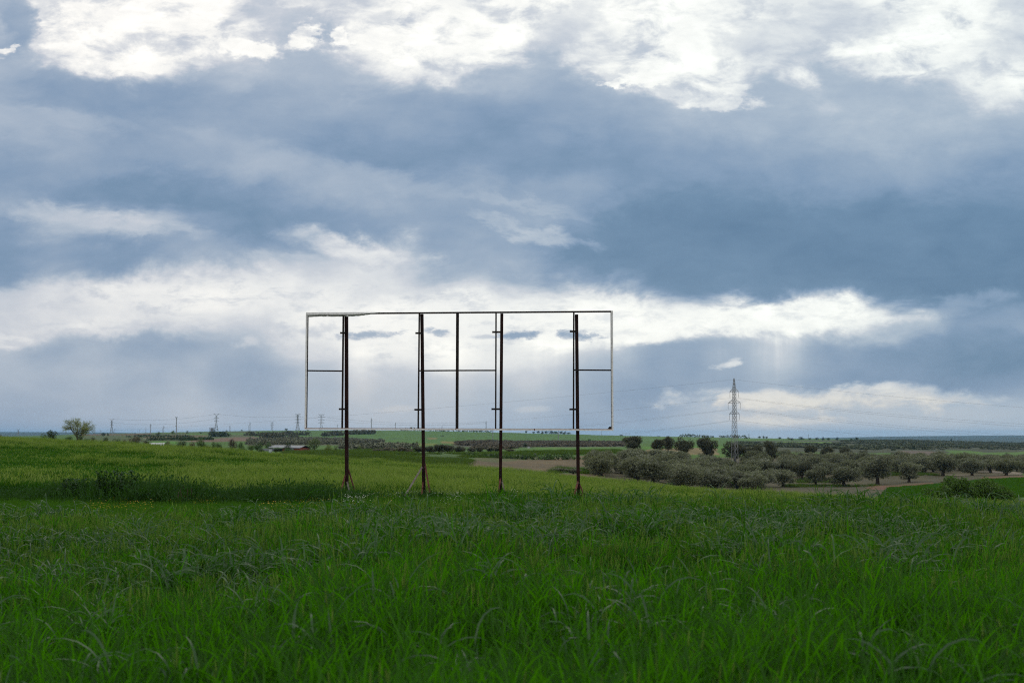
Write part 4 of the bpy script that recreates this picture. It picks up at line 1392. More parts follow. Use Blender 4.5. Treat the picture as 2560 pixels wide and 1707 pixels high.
# --- trees and bushes along the left crest and round the shed
for (nm, cat, X, top, w, d, col, lib, lb) in [
    ('bush', 'bush', 2, 1083, 20, 190, 'brown', ROUND, 'brownish bush cut by the left border on the crest'),
    ('evergreen_tree', 'tree', 134, 1071, 36, 185, 'dark', ROUND, 'dark dense evergreen on the crest left of the bare tree'),
    ('bush', 'bush', 111, 1082, 18, 186, 'green', ROUND, 'green bush against the left side of the dark evergreen'),
    ('bush', 'bush', 173, 1086, 22, 195, 'green', ROUND, 'green bush beneath the left side of the bare tree'),
    ('bush', 'bush', 203, 1088, 16, 205, 'dark', ROUND, 'dark bush at the foot of the bare tree'),
    ('bush', 'bush', 220, 1092, 22, 200, 'green', ROUND, 'low green bush just right of the bare tree'),
    ('bush', 'bush', 235, 1091, 14, 205, 'olive_dark', ROUND, 'small dark bush second right of the bare tree'),
    ('bush', 'bush', 266, 1092, 22, 205, 'dark', ROUND, 'dark round bush on the crest between bare tree and brown thicket'),
    ('bush', 'bush', 295, 1094, 28, 205, 'green', ROUND, 'wide green bush on the crest left of the brown thicket'),
    ('bush', 'bush', 314, 1094, 12, 210, 'brown', ROUND, 'thin brown bush on the crest right of the wide green bush'),
    ('thicket', 'bush', 341, 1088, 36, 215, 'brown', ROUND, 'leafless brown thicket left of the white greenhouse'),
    ('bush', 'bush', 370, 1096, 22, 215, 'olive_dark', ROUND, 'dark bush touching the white greenhouse'),
    ('bush', 'bush', 421, 1101, 24, 240, 'brown', ROUND, 'brown bush right of the white greenhouse'),
    ('bush', 'bush', 455, 1100, 32, 235, 'dark', ROUND, 'dark bush midway between greenhouse and tall green tree'),
    ('bush', 'bush', 482, 1103, 20, 235, 'brown', ROUND, 'dark brown bush left of the tall green tree'),
    ('broadleaf_tree', 'tree', 506, 1088, 30, 240, 'green', ROUND, 'tall green tree above the left shrubs'),
    ('bush', 'bush', 520, 1107, 20, 225, 'lime', ROUND, 'yellow-green shrub at the foot of the tall green tree'),
    ('bush', 'bush', 537, 1102, 18, 230, 'green', ROUND, 'green shrub right of the yellow-green one'),
    ('bush', 'bush', 550, 1100, 18, 230, 'green', ROUND, 'green shrub left of the dark purple tree'),
    ('purple_tree', 'tree', 583, 1093, 24, 225, 'purple', ROUND, 'dark purple leaved tree on the crest'),
    ('bush', 'bush', 603, 1101, 16, 228, 'green', ROUND, 'green shrub touching the right of the purple tree'),
    ('bush', 'bush', 609, 1112, 22, 205, 'green', ROUND, 'low green shrub in front right of the purple tree'),
    ('bush', 'bush', 630, 1109, 20, 220, 'green', ROUND, 'green shrub left of the shed trees'),
    ('broadleaf_tree', 'tree', 646, 1102, 32, 330, 'green', ROUND, 'wide green tree at the left end of the shed trees'),
    ('broadleaf_tree', 'tree', 674, 1103, 28, 370, 'green', ROUND, 'green tree behind the grey shed wall'),
    ('broadleaf_tree', 'tree', 721, 1103, 24, 318, 'dark', ROUND, 'dark green tree standing before the middle of the shed roof'),
    ('bush', 'bush', 692, 1116, 18, 318, 'dark', ROUND, 'dark bush before the grey shed wall'),
    ('bush', 'bush', 719, 1118, 16, 305, 'green', ROUND, 'green bush under the dark tree at the shed'),
    ('bush', 'bush', 738, 1120, 20, 308, 'green', ROUND, 'green bush covering part of the red shed wall'),
    ('bush', 'bush', 762, 1122, 18, 312, 'green', ROUND, 'green bush at the right corner of the red shed'),
    ('bush', 'bush', 655, 1119, 26, 300, 'green', ROUND, 'low green bush in front of the shed trees'),
    ('willow_tree', 'tree', 787, 1092, 34, 345, 'willow', ROUND, 'tall pale green feathery tree right of the red shed'),
    ('broadleaf_tree', 'tree', 822, 1109, 28, 335, 'lime', ROUND, 'yellow-green tree left of the first post'),
    ('bush', 'bush', 841, 1112, 12, 345, 'willow', ROUND, 'slim green bush right of the yellow-green tree'),
    ('bush', 'bush', 899, 1113, 12, 420, 'lime', ROUND, 'small yellow-green bush among olives right of the first post'),
    ('bush', 'bush', 905, 1108, 26, 470, 'blue', ROUND, 'blue-green bush in the hollow right of the first post'),
    ('bush', 'bush', 934, 1107, 24, 480, 'blue', ROUND, 'blue-green bush farther right in the hollow'),
]:
    tree_px(nm, cat, lb, lib, X, top, w, d, col, 'trees and bushes on the left crest')

# --- far single trees
FAR_TREES = [
    (398, 1077.5, 14, 1500, 'blue', 'round far tree on the left ridge'), (434, 1074.5, 12, 1700, 'lime', 'pale far tree on the left ridge right of the round one'),
    (470, 1076, 8, 1900, 'blue', 'tiny far bush on the left ridge'), (504, 1078, 9, 1800, 'blue', 'far bush below the ridge left of the horned pylon'),
    (606, 1073.5, 6, 2300, 'blue', 'tiny far tree on the green ridge left of the cluster pylon'), (568, 1074.5, 7, 2300, 'blue', 'far tree left of the short horned pylon'),
    (261, 1079.5, 11, 1400, 'dark', 'far dark tree on the left skyline right of the bare tree'), (272, 1082, 6, 1500, 'blue', 'tiny far bush beside the dark skyline tree'),
    (339, 1080.5, 5, 1900, 'blue', 'tiny far bush by the leftmost poles'),
    (717, 1069.5, 9, 2250, 'dark', 'lone dark tree on the skyline left of the tall pylon'), (770, 1074, 8, 2250, 'dark', 'far bush on the skyline under the frame corner'),
    (951, 1094.5, 16, 1250, 'dark', 'dark tree on the far green slope between first and second post'), (1106, 1087.5, 12, 1700, 'dark', 'single dark bush alone on the far green hill'),
    (1200, 1098.5, 14, 1350, 'dark', 'left one of two dark trees at the hill foot'), (1222, 1097.5, 14, 1350, 'dark', 'right one of two dark trees at the hill foot'),
    (1300, 1112, 14, 640, 'brown', 'brownish tree left of the white silo'), (1313, 1105.5, 14, 660, 'dark', 'dark green tree behind the white silo'),
    (1315, 1075.5, 7, 2300, 'dark', 'upright tree alone on the hilltop'), (1334, 1077, 8, 2300, 'dark', 'low round tree on the hilltop right of the upright one'),
    (1345, 1075.5, 9, 2300, 'dark', 'third tree in the hilltop row'), (1356, 1076, 9, 2300, 'dark', 'fourth tree in the hilltop row'), (1365, 1075.3, 10, 2300, 'dark', 'fifth tree in the hilltop row, beside the wood'),
    (1378, 1075, 15, 2320, 'dark', 'left crown of the hilltop wood'), (1390, 1075.2, 15, 2300, 'green', 'middle crown of the hilltop wood'), (1402, 1076.5, 12, 2320, 'dark', 'slim crown right of the wood centre by the fourth post'),
    (1412, 1077, 12, 2300, 'dark', 'crown near the right end of the hilltop wood'), (1422, 1079.5, 10, 2300, 'green', 'last low crown on the right of the hilltop wood'),
    (1473, 1096.5, 11, 1300, 'dark', 'dark tree at the edge of the grey scrub right of the fourth post'), (1552, 1085, 10, 2250, 'blue', 'small far tree by the pole left of the dark olives'),
    (1646, 1089, 8, 2200, 'dark', 'tiny skyline bush above the second dark olive'), (1864, 1090, 8, 2200, 'dark', 'skyline bush right of the pylon'), (1897, 1089, 10, 2250, 'blue', 'tree on the skyline left of a pair'),
    (1908, 1089, 8, 2250, 'blue', 'left tree of a close skyline pair'), (1915, 1089, 7, 2250, 'blue', 'right tree of a close skyline pair'), (1948, 1091, 9, 2100, 'dark', 'round skyline tree left of the pale bush'),
    (1970, 1091.5, 12, 2100, 'lime', 'pale green bush on the right skyline'), (1978, 1093, 9, 1900, 'dark', 'dark tree just below the pale skyline bush'), (2001, 1091, 16, 2050, 'dark', 'largest dark tree on the right skyline'),
    (2022, 1092, 8, 2050, 'green', 'tree at the foot of the skyline pole'), (2040, 1092, 10, 2000, 'dark', 'skyline tree right of the pole'), (2056, 1090.5, 7, 2000, 'dark', 'upright tree against the blue hills'),
    (2069, 1092.5, 12, 2000, 'green', 'wide low tree against the blue hills'), (2091, 1092, 9, 1950, 'dark', 'tree against the blue hills, right of the wide low one'), (2126, 1093.5, 8, 1950, 'green', 'small tree leaning against the blue hills'),
    (2140, 1091, 10, 1950, 'dark', 'last dark tree against the blue hills'), (2166, 1116.5, 10, 900, 'dark', 'dark tree on the scrub slope left of a wide pair'), (2200, 1115, 18, 880, 'dark', 'wide dark tree on the scrub slope'),
    (2243, 1115, 14, 880, 'dark', 'dark round tree on the scrub slope above the brown plot'), (2272, 1115, 16, 880, 'dark', 'left of two dark trees on the scrub slope'), (2283, 1114.5, 11, 880, 'dark', 'right of two dark trees on the scrub slope'),
    (2473, 1135, 13, 640, 'dark', 'dark bush at the near edge of the right green field'), (2513, 1129, 15, 640, 'green', 'green tree in the right green field'),
    (2375, 1096, 6, 2100, 'dark', 'taller bush on the right scrub crest'), (2397, 1100, 6, 2100, 'dark', 'low bush on the right scrub crest'), (2447, 1101.5, 8, 2100, 'dark', 'bush on the scrub crest left of a wider one'),
    (2476, 1101, 12, 2050, 'dark', 'wide bush on the right scrub crest'),
]
for k, (X, top, w, d, col, lb) in enumerate(FAR_TREES):
    tree_px('far_tree', 'tree', lb, SMALL, X, top, w, d, col, 'trees on the far slopes', which=k)


# --- the nearly bare spring tree on the left crest
def bare_tree():
    x, y, z = spot(196, 210)
    root = empty('spring_tree', (x, y, z - .1))
    tag(root, 'half-bare spreading tree with thin yellow-green spring leaves on the left crest', 'tree')
    hgt = (zrow(1043, 210) - z) * 1.12
    g = np.random.default_rng(12)
    mb, tips = MB(), []

    def grow(p, d, ln, r, depth):
        n = 3
        pts = [p]
        for i in range(n):
            d = d + g.normal(0, .13, 3) + np.array((0, 0, .03 if depth < 3 else -.05))
            d = d / np.linalg.norm(d)
            pts.append(pts[-1] + d * ln / n)
        mb.tube(pts, np.linspace(r, r * .62, n + 1), 6 if depth < 3 else 4, 0, False)
        if depth >= 2:
            tips.extend(pts[1:])
        if depth == 5:
            return
        for j in range(3 if depth < 4 else 2):
            q = d + g.normal(0, .52, 3) * np.array((1.1, 1.1, .7))
            q /= np.linalg.norm(q)
            grow(pts[-1] if j < 2 else pts[2], q, ln * g.uniform(.68, .86), r * .58, depth + 1)
    for a in (0.1, 0.9, 2.0, 3.0, 4.2, 5.3):
        d0 = np.array((math.cos(a) * .85, math.sin(a) * .6, .9))
        grow(np.array((0, 0, hgt * .19)), d0 / np.linalg.norm(d0), hgt * .245, .075, 1)
    mb.tube([(0, 0, -.1), (.03, 0, hgt * .12), (0, 0, hgt * .24)], [.26, .16, .13], 8)
    mb.build('trunk', M['bark'], root, smooth=True)
    T = np.array(tips)
    n = 6500
    c = T[g.integers(0, len(T), n)] + g.normal(0, .15, (n, 3))
    nr = g.normal(size=(n, 3))
    a = np.cross(nr, g.normal(size=(n, 3)))
    a /= np.linalg.norm(a, axis=1)[:, None]
    b = np.cross(nr / np.linalg.norm(nr, axis=1)[:, None], a)
    s = g.uniform(.02, .04, n)
    v = np.stack([c - a * s[:, None] * 1.7, c - b * s[:, None], c + a * s[:, None] * 1.7, c + b * s[:, None]], 1).reshape(-1, 3)
    lf = MB()
    lf.add_quads(v, np.arange(n * 4).reshape(-1, 4), 0)
    o = lf.build('crown', M['foliage'], root)
    o.color = (.17, .19, .05, 1)


bare_tree()


# --- the big green bush on the right and its small neighbour
def big_bush():
    x, y, z = spot(2425, 108)
    root = empty('broom_bush', (x, y, z - .1))
    tag(root, 'wide bright green broom bush at the right beyond the barley', 'bush')
    w = 210 / FPX * 108
    hz = zrow(1183, 108) - z
    g = np.random.default_rng(9)
    lob = []
    for i in range(26):
        f = g.uniform(-1, 1)
        hh = np.interp(f, [-1, -.75, -.45, 0, .35, .7, 1], [.6, .9, 1, .95, .97, .75, .5]) * hz
        r = g.uniform(.45, .75)
        lob.append((f * w * .47, g.uniform(-.9, .9), max(.2, hh - r * 1.0) * g.uniform(.55, 1.0), r, r))
    cr = crown(3, lob, 20000, .05, 2.0, .3)
    o = cr.build('crown', M['foliage'], root)
    o.color = (.052, .105, .012, 1)
    st = MB()
    for i in range(9):
        a = g.uniform(-w * .3, w * .3)
        st.tube([(a * .5, 0, -.05), (a * .8, g.uniform(-.2, .2), hz * .3), (a, g.uniform(-.3, .3), hz * .65)], [.05, .035, .015], 6)
    st.build('stems', M['bark'], root)
    tree_px('bush', 'bush', 'small green bush left of the wide broom bush', ROUND, 2308, 1208, 22, 150, 'bush')


big_bush()


def thistle(X, d, top, w, label):
    """broad leaved plant: rosettes of lobed leaves on stalks"""
    x, y, z = spot(X, d)
    h = zrow(top, d) - z
    root = empty('leafy_plant', (x, y, z))
    tag(root, label, 'plant', 'broad-leaved plants in the weed belt')
    g = np.random.default_rng(int(X))
    st, lf = MB(), MB()
    wm = w / FPX * d
    for i in range(int(30 * wm / .5)):
        a = g.uniform(-.5, .5) * wm
        hh = h * g.uniform(.5, 1.0) * (1 - .25 * abs(a) / wm)
        top_p = np.array((a, g.uniform(-.25, .25), hh))
        st.tube([(a * .5, 0, 0), (a * .85, top_p[1] * .5, hh * .5), top_p], [.012, .009, .006], 5, 0, False)
        n = 11
        ang = np.arange(n) / n * 6.283 + g.random()
        ribbons(lf, np.repeat(top_p[None], n, 0) - np.array([0, 0, 1.0]) * g.uniform(0, .5, n)[:, None] * h, ang, g.uniform(.07, .14, n), g.uniform(.035, .07, n), g.uniform(.5, 1.3, n), g.uniform(.2, .9, n), 4, 0, g.uniform(-.4, .4, n), .15)
    st.build('stalks', M['wheat_stem'], root)
    lf.build('leaves', M['thistle_leaf'], root, smooth=True)


thistle(278, 33.5, 1163, 64, 'tallest broad-leaved dark plant in the weed belt')
thistle(322, 33.2, 1174, 46, 'broad-leaved dark plant touching the tallest one on its right')
thistle(186, 34.0, 1184, 60, 'lower small-leaved dark plant left of the tallest one')


# ----------------------------------------------------------------------------------------------
# far hedges, scrub and olive rows that nobody could count (stuff)
# ----------------------------------------------------------------------------------------------
def inside_poly(x, y, P):
    ins = np.zeros(len(x), bool)
    for i in range(len(P)):
        (x1, y1), (x2, y2) = P[i], P[i - 1]
        cond = ((y1 > y) != (y2 > y))
        ins ^= cond & (x < (x2 - x1) * (y - y1) / (y2 - y1 + 1e-12) + x1)
    return ins


def clumps(colname, seeds, n=70):
    m = bpy.data.materials.get('scrub ' + colname)
    if m is None:
        m, t = new_mat('scrub ' + colname)
        g_ = t.n('ShaderNodeNewGeometry')
        oi = t.n('ShaderNodeObjectInfo')
        c = COLS[colname]
        col = t.mix(1.0, (*c, 1), t.ramp(oi.outputs['Random'], [(0, (.7, .72, .7)), (1, (1.3, 1.28, 1.2))]), 'MULTIPLY')
        col = t.mix(1.0, col, t.ramp(g_.outputs['Random Per Island'], [(0, (.7, .7, .7)), (1, (1.35, 1.35, 1.3))]), 'MULTIPLY')
        finish(t, principled(t, col, .8, .2))
    out = []
    for s in seeds:
        lob = random_lobes(s, 6, 0, .2, .75, .3, (.22, .3), .9)
        out.append(crown(s + 1, lob, n, .11, 1.3, .4).mesh('scrub clump', m))
    return out


def scatter_poly(name, label, cat, polys, protos, spacing, hgt, wid, seed, rows=False):
    g = np.random.default_rng(seed)
    PX, PY = [], []
    for poly, dens in polys:
        P = np.array([survey(a, b) for a, b in poly])
        lo, hi = P.min(0), P.max(0)
        n = int((hi[0] - lo[0]) * (hi[1] - lo[1]) / spacing ** 2)
        if rows:
            x, y = jitter_grid(lo[0], hi[0], lo[1], hi[1], spacing, np.random.default_rng(seed))
        else:
            n = min(n, 60000)
            x, y = g.uniform(lo[0], hi[0], n), g.uniform(lo[1], hi[1], n)
            cl = fbm(x / 25 + seed, y / 45)
            k = cl > np.quantile(cl, 1 - dens)
            x, y = x[k], y[k]
        k = inside_poly(x, y, P)
        PX.append(x[k])
        PY.append(y[k])
    x, y = np.concatenate(PX), np.concatenate(PY)
    n = len(x)
    h = g.uniform(*hgt, n)
    w = g.uniform(*wid, n)
    scatter(name, label, cat, protos, np.stack([x, y, H(x, y) - .05 * h], 1), np.stack([np.zeros(n), np.zeros(n), g.random(n) * 6.283], 1), np.stack([w, w, h], 1), g.integers(0, len(protos), n))
    return n


scatter_poly('distant_olive_rows', 'dim grey-green olive rows beyond the farm shed', 'olive rows', [
    ([(620, 1113), (620, 1100), (700, 1098), (770, 1096), (860, 1097.5), (960, 1103.5), (965, 1106), (900, 1109.5), (760, 1112)], 1),
    ([(845, 1123), (850, 1117), (960, 1114.5), (1050, 1117), (1040, 1122), (930, 1124)], 1)],
    clumps('far_olive', (1000, 1010, 1020)), 6.4, (1.6, 2.3), (2.5, 3.4), 51, True)
scatter_poly('grey_scrub', 'grey-brown scrub belt at the foot of the central green hill', 'scrub', [
    ([(1137, 1113), (1140, 1103), (1262, 1101.8), (1560, 1104), (1560, 1115.5), (1350, 1116.5)], .55),
    ([(1180, 1123), (1180, 1116), (1290, 1115), (1290, 1123)], .7)],
    clumps('brown', (1100, 1110, 1120)), 5.0, (1.0, 1.9), (2.6, 4.6), 52)
scatter_poly('dark_scrub', 'dark green scrub covering the slope on the right', 'scrub', [
    ([(1840, 1119), (1840, 1105), (2050, 1109), (2170, 1103.5), (2560, 1108.5), (2560, 1124), (2380, 1123), (2230, 1126), (1990, 1119)], .5),
    ([(2100, 1103.5), (2100, 1101), (2250, 1099.5), (2560, 1107.5), (2560, 1109), (2200, 1105)], .8)],
    clumps('blue', (1200, 1210, 1220)), 7.0, (.9, 2.0), (3.0, 6), 53)


def rough_grass():
    P = []
    for i in range(5):
        gg = np.random.default_rng(1300 + i)
        mb = MB()
        n = 60
        base = np.stack([gg.normal(0, .5, n), gg.normal(0, .5, n), np.zeros(n)], 1)
        ribbons(mb, base, gg.random(n) * 6.283, gg.uniform(.5, 1.0, n), np.full(n, .05), gg.uniform(0, .5, n), gg.uniform(.2, 1.4, n), 3, 0)
        P.append(mb.mesh('rough tuft', M['rough_leaf'], True))
    scatter_poly('rough_grass', 'uneven rough grass on the hummocks beyond the barley and along the green bank', 'grass', [
        ([(700, 1152), (720, 1129), (860, 1127), (1000, 1124), (1180, 1129), (1290, 1141), (1180, 1151), (1140, 1174), (980, 1160)], .62),
        ([(1170, 1143), (1180, 1134), (1300, 1128), (1540, 1125), (1560, 1139), (1420, 1141), (1300, 1142)], .8),
        ([(1370, 1184), (1395, 1168), (1480, 1166), (1480, 1184)], .6),
        ([(1960, 1217), (2000, 1195), (2260, 1180), (2440, 1192), (2300, 1207)], .4)],
        P, 1.15, (.35, .8), (.7, 1.3), 54)
    Q = []
    for i in range(4):
        gg = np.random.default_rng(1350 + i)
        mb = MB()
        n = 90
        base = np.stack([gg.uniform(-.5, .5, n), gg.uniform(-.5, .5, n), np.zeros(n)], 1)
        ribbons(mb, base, gg.random(n) * 6.283, gg.uniform(.2, .4, n), np.full(n, .04), gg.uniform(0, .5, n), gg.uniform(.2, 1.4, n), 2, 0)
        Q.append(mb.mesh('crop tuft', M['meadow_leaf'], True))
    scatter_poly('young_crop', 'lush bright green young crop on the slope right of the broom bush', 'crop', [
        ([(2180, 1255), (2220, 1219), (2330, 1211), (2460, 1199), (2620, 1195), (2620, 1262)], 1.0)], Q, .85, (.6, 1.5), (1, 1.3), 55)


rough_grass()


def hedge(label, pts, h, w, colr, seed):
    """a field hedge: one continuous belt of bushes along its line"""
    g = np.random.default_rng(seed)
    P = [spot(X, d) for X, d in pts]
    lob, L = [], 0
    c0 = np.array(P[0])
    for a, b in zip(P[:-1], P[1:]):
        a, b = np.array(a), np.array(b)
        ln = np.linalg.norm(b - a)
        n = max(2, int(ln / (w * .8)))
        for i in range(n):
            q = a + (b - a) * (i + g.uniform(-.4, .4)) / n
            q[2] = float(H(q[0], q[1]))
            hh = h * g.uniform(.55, 1.15)
            lob.append((*(q + np.array((0, g.normal(0, w * .3), hh * .45)) - c0), w * g.uniform(.5, .9), hh * .55))
        L += ln
    mb = crown(seed, lob, int(len(lob) * 42), h * .22, 1.5, .3)
    o = mb.build('hedge', M['foliage'], None, tuple(c0))
    o.color = (*COLS[colr], 1)
    tag(o, label, 'hedge', 'hedges on the far slopes')


hedge('dark hedge strip below the left ridge', [(538, 1290), (556, 1260), (572, 1240)], 4.5, 7, 'dark', 61)
hedge('hedge of dark bushes on the green slope left of the frame corner', [(622, 1420), (660, 1440), (700, 1500), (740, 1560)], 4.5, 8, 'olive_dark', 62)
hedge('broken hedge on the green slope right of the frame corner', [(751, 1560), (780, 1540)], 4.5, 8, 'olive_dark', 63)
hedge('hedge on the green slope just left of the first post', [(811, 1500), (835, 1540), (858, 1580)], 5, 8, 'olive_dark', 64)
hedge('dark hedge under the frame bottom right of the first post', [(873, 1700), (905, 1750), (940, 1800)], 5.5, 9, 'olive_dark', 65)
hedge('hedge line above the olive rows left of the shed', [(660, 1190), (700, 1200), (760, 1180)], 4.5, 8, 'olive_dark', 66)
hedge('thin hedge line across the left slope', [(330, 1150), (420, 1180), (500, 1200)], 2.2, 6, 'dark', 67)
hedge('second thin hedge line on the left slope', [(380, 780), (450, 830), (530, 920)], 2.0, 5, 'dark', 68)
hedge('long dark hedge along the skyline behind the third post', [(1010, 2330), (1120, 2330), (1240, 2340)], 5.0, 16, 'blue', 69)
hedge('dark hedge line below the skyline right of the dark olives', [(1720, 2280), (1800, 2250), (1880, 2230)], 5.0, 16, 'blue', 70)
hedge('shaggy weed hedge along the foot of the green terrace bank', [(1180, 296), (1300, 293), (1420, 296), (1520, 302)], 1.1, 1.8, 'green', 71)


# ----------------------------------------------------------------------------------------------
# buildings
# ----------------------------------------------------------------------------------------------
def farm_shed():
    d = 345
    x0, y0, z0 = spot(728, d)
    root = empty('farm_shed', (x0, y0, z0), R(-14))
    tag(root, 'long low farm shed with pale metal roof, red wall and grey door', 'shed')
    s = d / FPX
    zb = -.3
    eave, ridge = zrow(1118.6, d) - z0, zrow(1112.0, d) - z0
    L = 80 * s
    W = 7.0
    xl, xr = -41 * s, 40 * s
    wl = MB()
    wl.box(((xl + xr) / 2 + 1.6, 0, (zb + eave) / 2), (xr - xl - 3.6, W, eave - zb))
    wl.build('wall', M['red_wall'], root)
    gw = MB()
    gw.box((xl - .6, -.4, (zb + eave) / 2 - .1), (3.4, W - .6, eave - zb - .3))
    gw.build('side_wall', M['grey_wall'], root)
    rf = MB()
    for sy in (-1, 1):
        a = [(xl, 0, ridge), (xr, 0, ridge - .1), (xr + .2, sy * (W / 2 + .5), eave), (xl - .2, sy * (W / 2 + .5), eave + .1)]
        b = [(p[0], p[1], p[2] - .08) for p in a]
        f = [(0, 1, 2, 3), (7, 6, 5, 4), (0, 4, 5, 1), (1, 5, 6, 2), (2, 6, 7, 3), (3, 7, 4, 0)]
        rf.add(a + b, f)
    rf.build('roof', M['roof_sheet'], root)
    dr = MB()
    dr.box((18 * s, -W / 2 - .03, (zb + eave) / 2 - .05), (11 * s, .06, eave - zb - .2))
    dr.build('door', M['door_grey'], root)
    op = MB()
    op.box((12 * s, -W / 2 - .02, eave - .35), (5 * s, .05, .5))
    op.build('window', M['grey_wall'], root)
    bx, by, bz = spot(678, 318)
    r2 = empty('white_hut', (bx, by, bz))
    tag(r2, 'small white hut beside the dark end of the farm shed', 'hut')
    hb = MB()
    hb.box((0, 0, .38), (.6, .7, .76))
    hb.build('wall', M['door_grey'], r2)
    hr = MB()
    hr.box((0, 0, .8), (.8, .9, .08))
    hr.build('roof', M['roof_sheet'], r2)


def greenhouse():
    d = 232
    x0, y0, z0 = spot(394, d)
    root = empty('greenhouse', (x0, y0, z0), R(4))
    tag(root, 'long low white greenhouse roof just showing over the left crest', 'greenhouse')
    s = d / FPX
    top = zrow(1106.2, d) - z0
    L = 44 * s
    mb = MB()
    n = 10
    ang = np.linspace(0, math.pi, n)
    v, q = [], []
    for i, xx in enumerate((-L / 2, L / 2)):
        for a in ang:
            v.append((xx, math.cos(a) * 1.6, max(.0, top - .5) + math.sin(a) * .5))
    for k in range(n - 1):
        q.append((k, k + 1, n + k + 1, n + k))
    mb.add(v, q)
    mb.build('roof', M['whitewash'], root)
    wl = MB()
    wl.box((0, 0, (top - .5) / 2 - .1), (L - .1, 3.1, max(.2, top - .55)))
    wl.build('wall', M['door_grey'], root)


def silo():
    d = 560
    x0, y0, z0 = spot(1321.5, d)
    root = empty('white_silo', (x0, y0, z0))
    tag(root, 'small white domed silo in the valley behind the green bank', 'silo')
    h = zrow(1115.6, d) - z0
    r = 3.1 * d / FPX
    b = MB()
    b.tube([(0, 0, -.3), (0, 0, h * .72)], [r, r], 14)
    b.build('body', M['whitewash'], root, smooth=False)
    c = MB()
    c.tube([(0, 0, h * .72), (0, 0, h * .86), (0, 0, h * .96), (0, 0, h)], [r * 1.08, r * .85, r * .4, r * .05], 14)
    c.build('dome', M['roof_sheet'], root, smooth=True)


farm_shed()
greenhouse()
silo()


# ----------------------------------------------------------------------------------------------
# pylons, poles, cables
# ----------------------------------------------------------------------------------------------
ZP = lambda py, d=345.0: zrow(py, d)
PD = 345.0
PYX, PYY, PYZ = spot(1835.3, PD)


def main_pylon():
    root = empty('lattice_pylon', (PYX, PYY, PYZ), R(24))
    tag(root, 'tall grey lattice pylon rising from the olive grove', 'pylon')
    s = PD / FPX
    prof = [(1143, 12.4), (1090, 10.0), (1040, 7.6), (1000, 6.6), (975, 6.4), (947.5, 1.6)]   # row, face width in photo px
    zs = [ZP(p) - PYZ for p, _ in prof]
    ws = [w * s for _, w in prof]
    zs[0] = -.2

    def half(z):
        return np.interp(z, zs, ws) / 2
    mb = MB()
    levels = [zs[0]]
    z = zs[0]
    while z < zs[-1] - .3:
        z += max(.8, half(z) * 2 * 1.35)
        levels.append(min(z, zs[-1]))
    cor = ((-1, -1), (1, -1), (1, 1), (-1, 1))
    for a, b in zip(levels[:-1], levels[1:]):
        ha, hb = half(a), half(b)
        for k, (cx, cy) in enumerate(cor):
            nx, ny = cor[(k + 1) % 4]
            mb.bar((cx * ha, cy * ha, a), (cx * hb, cy * hb, b), .07)
            mb.bar((cx * ha, cy * ha, a), (nx * hb, ny * hb, b), .034)
            if a > 5:
                mb.bar((nx * ha, ny * ha, a), (cx * hb, cy * hb, b), .034)
    mb.box((0, 0, zs[-1] + .05), (.22, .22, .25))
    mb.build('lattice_tower', M['galvanised'], root)
    for (py, ap) in ((979, 1.9), (1007, 2.7), (1034.6, 2.2)):
        z = ZP(py) - PYZ
        hw = half(z)
        arm = MB()
        for sy in (-1, 1):
            tip = (0, sy * ap, z)
            for sx in (-1, 1):
                arm.bar((sx * hw, sy * hw, z), tip, .08)
                arm.bar((sx * half(z + .75), sy * half(z + .75), z + .8), tip, .06)
            arm.bar((-hw * .6, sy * (hw + ap) * .5, z), (hw * .6, sy * (hw + ap) * .5, z), .05)
        arm.bar((-.5, 0, z), (.5, 0, z), .07)
        arm.build('cross_arm', M['galvanised'], root)
        for sy in (-1, 1):
            ins = MB()
            ins.tube([(0, sy * ap, z), (0, sy * ap, z - 1.5)], [.025, .025], 5)
            for k in range(6):
                ins.tube([(0, sy * ap, z - .25 - k * .2), (0, sy * ap, z - .31 - k * .2)], [.07, .03], 7)
            ins.build('insulator', M['ceramic'], root)


main_pylon()


def horned(h=1.0):
    """lattice tower with two raised horns and cross-arms, unit height"""
    mb = MB()
    t = .016
    for sx in (-1, 1):
        for sy in (-1, 1):
            mb.bar((sx * .13, sy * .13, 0), (sx * .03, sy * .03, .5), t)
            mb.bar((sx * .03, sy * .03, .5), (sx * .03, sy * .03, .88), t)
    for k in range(9):
        z0, z1 = k * .098, (k + 1) * .098
        w = lambda z: np.interp(z, [0, .5, 1], [.13, .03, .03])
        f = 1 if k % 2 else -1
        for sy in (-1, 1):
            mb.bar((f * w(z0), sy * w(z0), z0), (-f * w(z1), sy * w(z1), z1), t * .7)
            mb.bar((sy * w(z0), f * w(z0), z0), (sy * w(z1), -f * w(z1), z1), t * .7)
    for sx in (-1, 1):
        mb.bar((sx * .02, 0, .86), (sx * .20, 0, 1.0), t)
        mb.bar((sx * .02, 0, .93), (sx * .20, 0, 1.0), t * .8)
        for z in (.58, .74):
            mb.bar((0, 0, z), (sx * .16, 0, z), t)
            mb.bar((sx * .03, 0, z + .06), (sx * .16, 0, z), t * .7)
    return mb.mesh('horned pylon', M['galvanised'])


